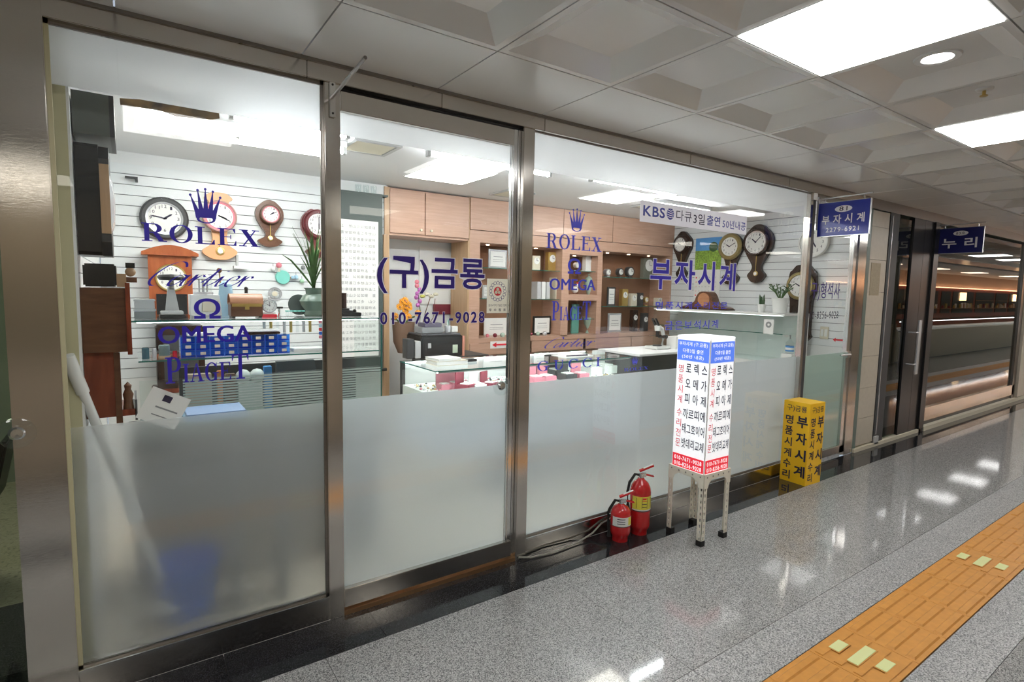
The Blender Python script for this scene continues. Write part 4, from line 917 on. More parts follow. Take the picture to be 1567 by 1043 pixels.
# ================================================================== wooden display cabinet
KB = 2.15; KD = .33
o = ent('display_cabinet', 'large cherry wood built-in cabinet with glass-shelved niches along the back wall', 'cabinet', (0, KB, 0))
def kb(name, x0, x1, z0, z1, m=WOODL, y0=0, y1=KD, label=None): return part(name, MB().box(x0, x1, y0, y1, z0, z1, m), o, label)
kb('stile', 2.65, 2.765, .86, 2.06, WOODL); kb('stile', 3.785, 3.885, 1.02, 2.06); kb('stile', 4.3, 4.372, 1.02, 2.06); kb('stile', 5.53, 5.56, 1.02, 2.06)
kb('side_panel', 2.63, 2.65, .86, 2.36, WOODT, .0, KD)
kb('rail', 2.765, 3.785, 1.95, 2.06); kb('rail', 3.885, 4.3, 1.9, 2.06); kb('rail', 3.885, 4.3, 1.405, 1.47); kb('rail', 4.372, 5.53, 1.96, 2.06)
kb('top_panel', 2.65, 3.78, 2.065, 2.36, WOODL, -.012, KD); kb('top_panel', 3.786, 4.5, 2.065, 2.36, WOODL, -.012, KD); kb('top_panel', 4.506, 5.56, 2.065, 2.36, WOODL, -.012, KD)
kb('counter_rail', 2.765, 5.56, .985, 1.03)
for a in (2.66, 3.4, 4.15, 4.88): kb('drawer', a, a + .71, .87, .98, WOODL, -.012, 0)
kb('back_panel', 2.66, 5.56, .86, 2.06, mat('brown_back', (.28, .14, .08), .5), KD - .01, KD)
kb('base', 2.66, 5.56, .005, .865, WOODL, .02, KD)
def kz(px, py): return I(px, py, KB + .1)[1]
SA = [kz(815, 413), kz(815, 457)]; SC = [kz(960, 425), kz(960, 468)]; SM = kz(892, 415)
def gsh(x0, x1, z): part('glass_shelf', MB().box(x0, x1, .03, KD - .015, z - .006, z, CASEG).box(x0, x1, .027, .0295, z - .006, z, GREENE), o)
for z in SA: gsh(2.766, 3.784, z)
for z in SC: gsh(4.373, 5.529, z)
gsh(3.886, 4.299, SM); gsh(3.886, 4.299, 1.2)
sm = MB().lathe([(0, -.004), (.018, -.004)], emis('niche_spot', (1, .8, .6), 12), 16).mesh('niche_spot')
for x, z in ((2.95, 1.95), (3.25, 1.95), (3.55, 1.95), (4.09, 1.9), (4.6, 1.96), (4.95, 1.96), (5.3, 1.96)): part('niche_spot', sm, o, loc=(x, .16, z))
def frame_item(px, py, w_, h, y, z, lab, m=DKGREY, lean=0, rz=0):
    x, _ = I(px, py, y); q = ent('framed_certificate', lab, 'frame', (x, y, z), rz); q.rotation_euler.x = math.radians(-lean)
    part('frame', MB().box(-w_ / 2, w_ / 2, 0, .015, 0, h, m, bev=.003), q); part('certificate', MB().box(-w_ / 2 + .02, w_ / 2 - .02, -.002, 0, .02, h - .02, PAPER), q)
    part('print', MB().box(-w_ / 4, w_ / 4, -.003, -.002, h * .6, h * .63, GREY).box(-w_ / 3.5, w_ / 3.5, -.003, -.002, h * .45, h * .47, GREY).box(-w_ / 3.5, w_ / 3.5, -.003, -.002, h * .35, h * .37, GREY), q)
def desk_clock(px, y, z, w_, h, m, lab, round_=True, dm_=DIAL):
    x, _ = I(px, 430, y); q = ent('desk_clock', lab, 'clock', (x, y, z))
    if round_ == 'house': part('body', MB().prism([(-w_ / 2, 0), (w_ / 2, 0), (w_ / 2, h * .65), (0, h), (-w_ / 2, h * .65)], -.03, .03, m).box(-w_ / 2 - .01, w_ / 2 + .01, -.035, .035, 0, .015, m), q)
    elif round_: part('body', MB().lathe([(w_ / 2, 0), (w_ / 2, .05), (0, .05)], m, 24, Matrix.Translation((0, .03, h / 2 + .006)) @ ROTX).box(-w_ / 4, w_ / 4, -.02, .03, 0, .012, m), q)
    else: part('body', MB().box(-w_ / 2, w_ / 2, -.03, .03, 0, h, m, bev=.004), q)
    r = min(w_, h) * .36; zc = h * .62 if round_ == 'house' else h / 2 + .006 if round_ is True else h * .65
    part('dial', MB().lathe([(0, .003), (r, .003), (r, 0)], dm_, 20, Matrix.Translation((0, -.0305 if round_ is not True else -.021, zc)) @ ROTX), q)
    part('hands', MB().box(-.002, .002, -.036, -.034, zc, zc + r * .8, INK).box(0, r * .6, -.036, -.034, zc - .002, zc + .002, INK), q)
yi = KB + .14
frame_item(762, 400, .22, .19, yi, SA[0] + .001, 'framed pale blue certificate on the upper shelf left of the steel post', SILV)
desk_clock(818, yi, SA[0] + .001, .1, .15, CREAM, 'white calendar block on the upper shelf just right of the steel post', False)
desk_clock(842, yi, SA[0] + .001, .11, .2, GOLD, 'brass table clock with white dial on the upper shelf', False)
frame_item(775, 440, .16, .17, yi, SA[1] + .001, 'small grey frame on the middle shelf behind the door poster', GREY)
frame_item(745, 440, .1, .13, yi + .02, SA[1] + .001, 'narrow white frame at the left end of the middle shelf', LGREY)
for k, px in enumerate((820, 827, 834)): x, _ = I(px, 440, yi); box_item('book', ['leftmost of three pale upright books on the middle shelf', 'middle of three pale upright books on the middle shelf', 'rightmost of three pale upright books on the middle shelf'][k], 'book', x, yi, SA[1] + .001, .05, .12, .18, [LGREY, PAPER, LGREY][k])
x, _ = I(848, 440, yi); bk = box_item('book', 'taller cream book leaning against the cabinet stile right of the three books', 'book', x, yi, SA[1] + .001, .05, .12, .23, CREAM)
frame_item(830, 480, .24, .2, yi, 1.032, 'square certificate in a black octagonal frame low in the left niche', BLACK)
frame_item(760, 480, .3, .18, yi + .1, 1.032, 'wide pale card frame standing behind the door poster', PAPER)
for k in range(9): x = 2.9 + k * .09; one('trinket', MB().ball((0, 0, .018), .018 + .004 * (k % 3), [PINK, MAROON, CELA, SILV, PLANT][k % 5], 10), 'small coloured trinket in the row on the floor of the left niche', 'trinket', (x, KB + .06, 1.0315), group='trinkets in the left niche')
desk_clock(882, yi, SM + .001, .06, .12, POTW, 'small white table clock behind the blue omega sign', True)
desk_clock(900, yi, SM + .001, .14, .25, POTW, 'white house-shaped clock in the upper middle niche', 'house')
x, _ = I(903, 440, yi); one('celadon_vase', MB().lathe([(.035, 0), (.04, .02), (.07, .12), (.06, .18), (.025, .21), (.035, .23), (.03, .23), (0, .2)], CELA, 24), 'pale green bulbous vase in the middle niche', 'vase', (x, yi, 1.471))
x, _ = I(880, 440, yi); q = ent('rooster_figurine', 'white and red ceramic rooster behind the blue lettering in the middle niche', 'figurine', (x, yi, 1.471)); part('body', MB().ball((0, 0, .05), .04, POTW).ball((.03, 0, .1), .02, POTW), q); part('comb', MB().ball((.035, 0, .125), .012, REDP, 8), q)
x, _ = I(880, 480, yi); q = ent('green_glass_plaque', 'upright teal glass plaque in the lower middle niche', 'plaque', (x, yi, 1.031)); part('plate', MB().box(-.055, .055, -.01, .01, 0, .33, mat('teal_plate', (.12, .32, .27), .15), bev=.004), q)
x, _ = I(901, 480, yi); one('celadon_goblet', MB().lathe([(.035, 0), (.015, .04), (.05, .1), (.065, .18), (.06, .18), (0, .1)], CELA, 24), 'pale green footed bowl beside the teal plaque', 'vase', (x, yi, 1.031))
for px, w_, h, m, rr_, lb in ((929, .08, .1, SILV, True, 'silver round clock at the left end of the upper right shelf'), (948, .09, .12, DKGREY, True, 'dark round clock on the upper right shelf'), (963, .12, .14, DKGREY, True, 'round dark-rimmed clock with white dial on the upper right shelf'), (990, .2, .25, mat('olive', (.14, .15, .12), .5), False, 'large olive dome clock behind the blue lettering')):
    desk_clock(px, yi, SC[0] + .001, w_, h, m, lb, rr_)
for px, w_, h, m, rr_, lb in ((955, .1, .2, GOLD, False, 'brass carriage clock on the middle right shelf'), (969, .1, .15, CREAM, False, 'cream square clock on the middle right shelf'), (980, .07, .16, DKGREY, False, 'dark tall clock with a white dial on the middle right shelf'), (989, .07, .14, GOLD, True, 'brass trophy clock on the middle right shelf'), (1008, .1, .1, CREAM, False, 'small cream clock at the right end of the middle shelf')):
    desk_clock(px, yi, SC[1] + .001, w_, h, m, lb, rr_)
frame_item(936, 450, .13, .22, yi, SC[1] + .001, 'tilted black-framed certificate on the middle right shelf', DKGREY)
frame_item(941, 490, .22, .22, yi, 1.032, 'picture of ink painting in a silver frame low in the right niche', SILV)
for px, h, m, lb in ((972, .26, WOODK, 'dark wooden column clock with white dial low in the right niche'), (988, .22, DKGREY, 'black column clock near the right end of the right niche')):
    desk_clock(px, yi, 1.032, .09, h, m, lb, False)
for k, px in enumerate((1013, 1022)): x, _ = I(px, 450, yi); box_item('ring_binder', 'left grey binder standing behind the blue lettering' if k == 0 else 'right grey binder standing behind the blue lettering', 'binder', x, yi, SC[1] + .001 + (.1 if 0 else 0), .055, .12, .3, LGREY)

# ================================================================== centre glass case
X1 = I(667, 567, .9)[0]; X2 = I(966, 545, .9)[0]; CY0, CY1 = .9, 1.5; CT = .95
o = ent('jewellery_case', 'brightly lit glass jewellery case running behind the door and long window', 'display case', (0, 0, 0))
part('base', MB().box(X1 + .004, X2 - .004, CY0 + .01, CY1, .36, .6, mat('led_blue_panel', (.62, .74, .9), .4)).box(X1 + .004, X1 + .35, CY0 + .01, CY1, .005, .36, CREAM), o); part('kick_board', MB().box(X1 + .351, X2 - .004, CY0 + .06, CY1, .005, .359, mat('dark_kick', (.07, .085, .09), .5)), o)  # upper base colour carries the blue of the LED light
part('top_glass', MB().box(X1, X2, CY0, CY1, CT - .008, CT, CASEG), o); part('glass_edge', MB().box(X1, X2, CY0 - .0025, CY0 - .0003, CT - .008, CT, GREENE).box(X1 - .0025, X1 - .0003, CY0, CY1, CT - .008, CT, GREENE), o)
part('front_glass', MB().box(X1 + .002, X2, CY0 + .002, CY0 + .008, .6, CT - .0085, CASEG), o); part('side_glass', MB().box(X1 + .002, X1 + .008, CY0 + .009, CY1 - .03, .6, CT - .0085, CASEG).box(X2 - .008, X2 - .002, CY0 + .009, CY1 - .03, .6, CT - .0085, CASEG), o)
part('corner_post', MB().box(X1 - .0, X1 + .03, CY1 - .03, CY1, .0, CT - .009, BLACK), o); part('back_board', MB().box(X1 + .03, X2, CY1 - .02, CY1, .6, CT - .0085, WHITE), o)
part('lined_floor', MB().box(X1 + .01, X2 - .01, CY0 + .01, CY1 - .03, .601, .77, PAPER), o)
part('led_cover', MB().box(X1 + .02, X2 - .02, CY0 + .0085, CY0 + .0105, CT - .02, CT - .0087, LGREY).box(X1 + .02, X2 - .02, CY0 + .0106, CY0 + .026, CT - .0105, CT - .0087, LGREY), o); part('led_strip', MB().box(X1 + .02, X2 - .02, CY0 + .012, CY0 + .024, CT - .018, CT - .0108, emis('strong_led', (.93, .97, 1), 22)), o); part('led_strip', MB().box(X1 + .03, X2 - .02, CY1 - .035, CY1 - .025, CT - .013, CT - .0095, LEDM), o)
random.seed(9)
tr = MB()
for k in range(420):
    x = random.uniform(X1 + .04, X2 - .04); y = random.uniform(CY0 + .05, CY1 - .08); r = random.uniform(.004, .011)
    m = random.choice([SILV, SILV, GOLD, DKGREY, POTW, PINK])
    tr.lathe([(r, 0), (r * 1.2, r * .8), (0, r * 1.4)], m, 6, Matrix.Translation((x, y, .7705)))
part('jewellery', tr, o, kind='stuff')
def open_box(px, py, m, lb, s=.08, rz=0.2, y=1.1):
    x, _ = I(px, py, y); q = ent('watch_box', lb, 'box', (x, y, .7705), rz)
    part('tray', MB().box(-s / 2, s / 2, -s / 2, s / 2, 0, s * .45, m, bev=.003), q); part('lid', MB().box(-s / 2, s / 2, s / 2, s / 2 + .012, .02, s * 1.25, m, bev=.003), q); part('cushion', MB().box(-s / 3, s / 3, -s / 3, s / 3, s * .45, s * .52, POTW, bev=.003), q)
PINKB = mat('rose_box', (.55, .2, .25), .5)
for px, m, lb, s in ((680, PINKB, 'open pink box, leftmost in the bright case', .09), (697, PINKB, 'large pink box second from the left corner of the bright case', .1), (714, MAROON, 'open maroon watch box facing left in the bright case', .11), (731, POTW, 'white watch box between the maroon ones', .1), (750, MAROON, 'maroon box beside the door knob', .1)):
    open_box(px, 590, m, lb, s, .5 if m is MAROON else 0, 1.15 if m is PINKB else 1.02)
for px, m, lb, s in ((820, PINKB, 'pink box right of the steel post in the bright case', .12), (836, PINKB, 'rose box behind the letter G', .12), (852, DKGREY, 'dark grey pointed display card behind the letter U', .15), (868, DKGREY, 'dark watch box right of the grey card', .12), (888, PINKB, 'pink box behind the double C', .11), (905, POTW, 'white box behind the last letter I', .14), (925, POTW, 'large white watch box near the right end of the case', .16)):
    open_box(px, 575, m, lb, s, 0, 1.2 if s > .13 else 1.05)
x, _ = I(680, 560, 1.2)
for k, (sx, m, lb) in enumerate(((.26, CREAM, 'thick cream book at the bottom of the pile on the glass case'), (.2, PAPER, 'open white notebook on top of the cream book'))):
    q = ent('book', lb, 'book', (x + .02 - .03 * k, 1.2, CT + .001 + k * .032), .12 * k); part('pages', MB().box(-sx / 2 + .004, sx / 2 - .004, -.09, .088, .003, .027 - k * .012, PAPER), q); part('cover', MB().box(-sx / 2, sx / 2, -.092, .092, 0, .003, m).box(-sx / 2, sx / 2, -.092, .092, .027 - k * .012, .03 - k * .012, m), q)
one('black_calculator', MB().box(-.07, .07, -.04, .04, 0, .02, BLACK, bev=.004).box(-.06, .06, -.03, .0, .02, .022, GREY), 'black calculator lying beside the notebook on the glass case', 'calculator', (x + .22, 1.25, CT + .001))
bx0, _ = I(886, 532, 1.1); 
q = ent('papers', 'white sheet and dark pen lying on the case top behind the script lettering', 'paper', (bx0, 1.2, CT + .001)); part('sheet', MB().box(-.16, .16, -.11, .11, 0, .004, PAPER), q); part('pen', MB().cyl((-.12, -.08, .009), (.1, -.1, .009), .005, INK), q)
# dark box counter and microscope
xb0, _ = I(970, 555, 1.0); xb1, _ = I(1062, 555, 1.0)
o = ent('work_desk', 'black panelled work desk beside the light box, right of the bright case', 'desk', (0, 0, 0))
part('body', MB().box(xb0 + .05, 4.55, 1.0, 1.5, .005, .93, mat('black_panel', (.015, .02, .018), .3), bev=.004), o); part('top', MB().box(xb0 + .05, 4.58, .98, 1.52, .93, .95, WHITE, bev=.003), o)
mx_, _ = I(1005, 540, 1.25)
o = ent('microscope', 'white and black binocular microscope on the work desk', 'microscope', (mx_, 1.25, .951))
part('base', MB().box(-.1, .12, -.08, .08, 0, .03, POTW, bev=.008), o); part('arm', MB().tube([(.07, 0, .02), (.09, 0, .12), (.06, 0, .2), (0, 0, .22)], .02, POTW), o)
part('head', MB().lathe([(.03, 0), (.035, .05), (0, .06)], POTW, 16, Matrix.Translation((0, 0, .18))), o)
for s_ in (-1, 1): part('eyepiece', MB().cyl((-.01, .018 * s_, .23), (-.06, .02 * s_, .3), .013, BLACK), o)
part('objective', MB().cyl((0, 0, .12), (0, 0, .18), .018, BLACK), o); part('focus_knob', MB().cyl((.08, -.05, .12), (.08, .05, .12), .018, BLACK), o); part('stage', MB().cyl((0, 0, .03), (0, 0, .04), .045, DKGREY), o)
box_item('paper_tray', 'white box with a drawn label beside the microscope', 'box', mx_ + .22, 1.2, .951, .14, .12, .12, PAPER)

# ================================================================== right-hand case
o = ent('display_case', 'glass showcase with slanted end along the right-hand slat wall', 'display case', (0, 0, 0))
RX0, RX1, RY0, RY1, RZ1 = 5.06, 5.5, .4, 1.98, 1.33
part('base', MB().box(RX0 + .01, RX1, RY0 + .02, RY1, .005, .86, WHITE), o)
part('top_board', MB().box(RX0, RX1, RY0, RY1, RZ1 - .02, RZ1, POTW), o); part('glass_shelf', MB().box(RX0 + .02, RX1, RY0 + .02, RY1, 1.13, 1.137, CASEG).box(RX0 + .017, RX0 + .0195, RY0 + .02, RY1, 1.13, 1.137, GREENE), o)
part('front_glass', MB().box(RX0 + .002, RX0 + .008, RY0 + .01, RY1, .86, RZ1 - .021, CASEG), o)
part('end_glass', MB().prism([(RX0 + .01, .86), (RX1 - .1, .86), (RX1, RZ1 - .021), (RX0 + .01, RZ1 - .021)], RY0 + .002, RY0 + .008, CASEG), o)
part('led_strip', MB().box(RX0 + .02, RX0 + .028, RY0 + .03, RY1 - .02, RZ1 - .0245, RZ1 - .0205, emis('soft_led', (.93, .97, 1), 2.5)), o)
part('back_board', MB().box(RX1, RX1 + .01, RY0, RY1, .86, RZ1, WHITE), o)
o = ent('mantel_clock', 'brown tambour mantel clock with a round belly on top of the right-hand case', 'clock', (5.28, 1.42, RZ1 + .001), RR)
hf = smoothp([(0, .2), (.06, .19), (.1, .14), (.12, .09), (.18, .05), (.28, .03), (.3, .015), (.3, 0)]); part('body', MB().prism(sym([(0, .2)] + hf[1:]), -.06, .06, WOODB), o)
part('base', MB().box(-.31, .31, -.07, .07, -.0, .012, WOODK), o); part('dial', MB().lathe([(0, .005), (.07, .005), (.075, 0)], WOODO, 24, Matrix.Translation((0, -.061, .11)) @ ROTX), o)
o = ent('potted_cactus', 'small white pot of upright green succulent spikes on the right-hand case', 'plant', (5.2, .72, RZ1 + .001))
part('pot', MB().lathe([(.03, 0), (.04, .08), (.036, .08), (0, .07)], POTW, 24), o)
for k in range(7): a = k * .9; part('spike', MB().tube([(.018 * math.cos(a), .018 * math.sin(a), .06), (.022 * math.cos(a), .022 * math.sin(a), .12 + .02 * (k % 3)), (.024 * math.cos(a), .024 * math.sin(a), .14 + .02 * (k % 3))], .007, PLANTD, 6, [.008, .007, .001]), o)
o = ent('potted_plant', 'large white pot with glossy leafy branches on the right-hand case', 'plant', (5.25, .56, RZ1 + .001))
part('pot', MB().lathe([(.06, 0), (.08, .14), (.083, .145), (.075, .145), (0, .12)], POTW, 28), o)
random.seed(4)
for k in range(7):
    a = k * .9; q = part('stem', MB().tube([(0, 0, .12), (.05 * math.cos(a), .05 * math.sin(a), .2), (.11 * math.cos(a), .11 * math.sin(a), .25 + .03 * (k % 2))], .005, PLANT, 6), o)
    lf = MB()
    for j in range(6):
        t = .3 + .12 * j; c = Vector((.12 * t * math.cos(a), .12 * t * math.sin(a), .15 + .13 * t)); s_ = -1 if j % 2 else 1
        dx = Vector((-math.sin(a) * s_, math.cos(a) * s_, .5)).normalized(); up = Vector((math.cos(a), math.sin(a), .3)).normalized()
        lf.add([c, c + dx * .02 + up * .012, c + dx * .045, c + dx * .02 - up * .012, c + dx * .02 + Vector((0, 0, -.003))], [(0, 1, 4), (1, 2, 4), (2, 3, 4), (3, 0, 4), (0, 3, 2, 1)], PLANTD)
    part('leaves', lf, q)
o = ent('sanitiser_bottle', 'clear pump bottle with a blue label behind the frosted edge near the side door', 'bottle', (5.0, .3, .0))
yy, zz = J(1204, 540, 5.0); _, zt_ = J(1204, 487, 5.0)
o.location = (5.0, .3, zz)
part('body', MB().lathe([(.0, .0), (.035, 0), (.037, .01), (.037, .1), (.012, .125), (.012, .135), (0, .135)], ACRY, 24), o); part('label', MB().lathe([(.0375, .02), (.0375, .07)], SKYB, 24, cap=False).lathe([(.0378, .035), (.0378, .055)], POTW, 24, cap=False), o); part('pump', MB().cyl((0, 0, .135), (0, 0, .17), .006, GREY).cyl((0, 0, .168), (-.03, -.01, .165), .005, GREY), o)
one('bottle_stand', MB().box(-.05, .05, -.05, .05, 0, 1, POTW), 'white stand carrying the pump bottle', 'stand', (5.0, .3, .005)).scale = (1, 1, zz - .006)
yy, zz = J(1186, 490, 5.05); o = ent('emblem_card', 'small white card with a round grey emblem on the showcase glass', 'card', (5.055, .55, 1.2), RR); part('card', MB().box(-.05, .05, 0, .002, -.07, .07, PAPER), o); part('emblem', MB().lathe([(.03, 0.001), (.012, .001)], GREY, 20, Matrix.Translation((0, -.0005, .02)) @ ROTX, cap=False), o)
# calendar
ya, za = J(1066, 365, XW - .0); yb, zb2 = J(1103, 412, XW)
o = ent('wall_calendar', 'wall calendar with a photo of blue sky and green meadow on the right-hand wall', 'calendar', (XW - .002, ya, za), RR)
W_ = ya - yb; H_ = za - zb2
part('sky_picture', MB().box(0, W_, -.006, 0, -H_ * .4, 0, SKYB), o); part('meadow_picture', MB().box(0, W_, -.0062, 0, -H_, -H_ * .4, GRASSP).lathe([(0, .003), (.06, .0)], PLANTD, 12, Matrix.Translation((W_ * .7, -.006, -H_ * .3)) @ ROTX), o)
part('date_sheet', MB().box(0, W_, -.004, 0, -H_ - .36, -H_, PAPER), o)
b = MB()
for i in range(7):
    for j in range(5): letter(b, str(1 + (i + 7 * j) % 28), REDP if i == 0 else GREY, .02 + i * (W_ - .04) / 7, -H_ - .1 - j * .052, .016, .016, -.004, 0, 0, .0006)
part('date_numbers', b, o, kind='stuff')
ys, zs = J(1261, 509, XW - .01); o = ent('light_switch', 'cream double light switch low on the wall behind the side door', 'switch', (XW, ys, zs), RR); part('plate', MB().box(-.04, .04, -.01, 0, -.06, .06, CREAM, bev=.003), o)
for s_ in (-.018, .018): part('rocker', MB().box(s_ - .014, s_ + .014, -.015, -.01, -.035, .035, POTW, bev=.002), o)
def arrow(L, H): return [(-L / 2, 0), (-L / 4, H / 2), (-L / 4, H / 6), (L / 2, H / 6), (L / 2, -H / 6), (-L / 4, -H / 6), (-L / 4, -H / 2)]
ys, zs = J(1283, 520, XW); one('arrow_sticker', MB().prism(arrow(.1, .04), -.002, 0, REDP), 'small red arrow sticker beside the light switch', 'sticker', (XW - .001, ys, zs), RR)
x_, z_ = I(766, 527, KB - .015); o = ent('arrow_sticker', 'white sticker with a red arrow on the cabinet drawer front', 'sticker', (x_, KB - .0125, z_)); part('card', MB().box(-.12, .12, -.002, 0, -.035, .035, PAPER), o); part('arrow', MB().prism(arrow(.2, .05), -.004, -.002, REDP), o)
# door poster (stuck inside of the glass)
xa, za = I(745, 475, .037); xb, zb = I(778, 431, .037)
o = ent('door_poster', 'cream poster with round floral emblem and two Korean lines stuck inside the glass door', 'poster', (xa, .038, (za + zb) / 2 - .09)); W_ = xb - xa; H_ = .18
part('sheet', MB().box(0, W_, 0, .001, 0, H_, thinsheet('ivory_sheet', (.92, .89, .82))), o)
b = MB()
for k in range(16): a = k * math.pi / 8; b.lathe([(.0095, 0), (.0095, .0004), (.0075, .0004)], NAVYV, 8, Matrix.Translation((W_ / 2 + .045 * math.cos(a), 0, .115 + .045 * math.sin(a))) @ ROTX, cap=False)
part('emblem_ring', b, o); b = MB().lathe([(.024, .0), (.024, .0005), (0, .0005)], REDP, 20, Matrix.Translation((W_ / 2, 0, .115)) @ ROTX)
for k in range(3): a = math.pi / 2 + k * 2.09; b.lathe([(.009, .0), (.009, .0008), (0, .0008)], CREAM, 10, Matrix.Translation((W_ / 2 + .011 * math.cos(a), 0, .115 + .011 * math.sin(a))) @ ROTX)
part('emblem', b, o); b = MB(); letter(b, '종로4가지 기술인 협회', INK, .01, .035, W_ - .02, .013, 0, .0); letter(b, '우수점포', INK, .014, .01, W_ - .028, .015, 0, .02, .6); part('lettering', b, o)
# banner behind window 2
x0, z0 = I(984, 340, .045); x1, z1 = I(1148, 357, .045); _, zt0 = I(984, 303, .045)
z0 = 1.945; z1 = 2.075
o = ent('banner', 'white banner with blue letters, globe logo and Korean text high on the long window', 'banner', (2.635, LY - .0006, z0)); BWd = 1.145; BH = .132
part('sheet', MB().box(0, BWd, -.001, 0, 0, BH, thinsheet('banner_white', (.9, .89, .93))), o)
b = MB(); letter(b, 'KBS', SIGNB, .03, .04, .2, .062, -.001, .022); part('lettering', b, o, 'bold blue Latin letters')
b = MB()
for k in range(5):
    zc = .071; r = .034; z_1 = zc - r + k * r * .4 + .004; hw = math.sqrt(max(0, r * r - (z_1 - zc + .003) ** 2))
    b.add([(.285 - hw, -.0016, z_1 + .004), (.285, -.0016, z_1 - .004), (.285 + hw, -.0016, z_1 + .004), (.285 + hw * .95, -.0016, z_1 + .012), (.285, -.0016, z_1 + .005), (.285 - hw * .95, -.0016, z_1 + .012)], [(0, 1, 2, 3, 4, 5)], SIGNB)
V, Fc = arc(0, 0, 1, 1, .1, .1); b.add([(.285 + a * .036, -.0017, .071 + c * .036) for a, c in V], Fc, SIGNB); part('globe_logo', b, o)
b = MB(); letter(b, '다큐', INK, .345, .036, .16, .07, -.001, .0); letter(b, '3일', INK, .525, .03, .12, .07, -.001, .01); letter(b, '출연', SIGNB, .67, .034, .15, .066, -.001, .018); letter(b, '50년내공', SIGNB, .85, .028, .28, .06, -.001, .01); part('lettering', b, o, 'Korean lettering')

# ================================================================== things in the corridor
# perforated stool
SXA, SXB, SYA, SYB, SH = 2.74, 2.995, -.462, -.205, .44
cx, cy = (SXA + SXB) / 2, (SYA + SYB) / 2; hw = .1285
o = ent('angle_stand', 'cream perforated angle-iron stand on four legs under the lit sign box', 'stand', (cx, cy, 0))
def angle_leg(sx, sy):
    b = MB(); w_ = .034; t = .0025; zs = .03
    for ax in (0, 1):
        # two flanges with slotted holes: strips around a column of holes
        rows = 11; h = (SH - zs) / rows
        for r_ in range(rows):
            z0 = zs + r_ * h; hz0 = z0 + h * .25; hz1 = z0 + h * .78; hu0 = .011 if ax else .014; hu1 = hu0 + .009
            for (u0, u1, a, c) in ((0, w_, z0, hz0), (0, w_, hz1, z0 + h), (0, hu0, hz0, hz1), (hu1, w_, hz0, hz1)):
                if ax == 0: b.box(-sx * u0, -sx * u1, 0, -sy * t, a, c, IVORY)
                else: b.box(0, -sx * t, -sy * u0, -sy * u1, a, c, IVORY)
    return b
for sx in (-1, 1):
    for sy in (-1, 1):
        lg = part('leg', angle_leg(sx, sy), o, loc=(sx * hw, sy * hw, 0)); part('foot_cap', MB().box(.002 * sx, -sx * .037, .002 * sy, -sy * .037, 0, .035, RUBBER, bev=.002), lg)
def gusset(along):
    P = [(-hw, SH), (-hw, SH - .085), (-hw + .034, SH - .085), (-hw + .045, SH - .055), (-hw + .075, SH - .035), (hw - .075, SH - .035), (hw - .045, SH - .055), (hw - .034, SH - .085), (hw, SH - .085), (hw, SH)]
    b = MB().prism(P, -.0015, .0015, IVORY)
    for x in (-.105, -.05, 0, .05, .105): b.lathe([(.0055, .0035), (.004, .005), (0, .005)], DKSTEEL, 8, Matrix.Translation((x, 0, SH - .017)) @ ROTX)
    return b.mesh('brace_plate')
gm_ = gusset(0)
for loc, rz in (((0, -hw - .002, 0), 0), ((0, hw + .002, 0), math.pi), ((hw + .002, 0, 0), math.pi / 2), ((-hw - .002, 0, 0), -math.pi / 2)): part('brace_plate', gm_, o, loc=loc, rot=(0, 0, rz))
part('top_plate', MB().box(-hw + .003, hw - .003, -hw + .003, hw - .003, SH - .012, SH - .009, IVORY), o)
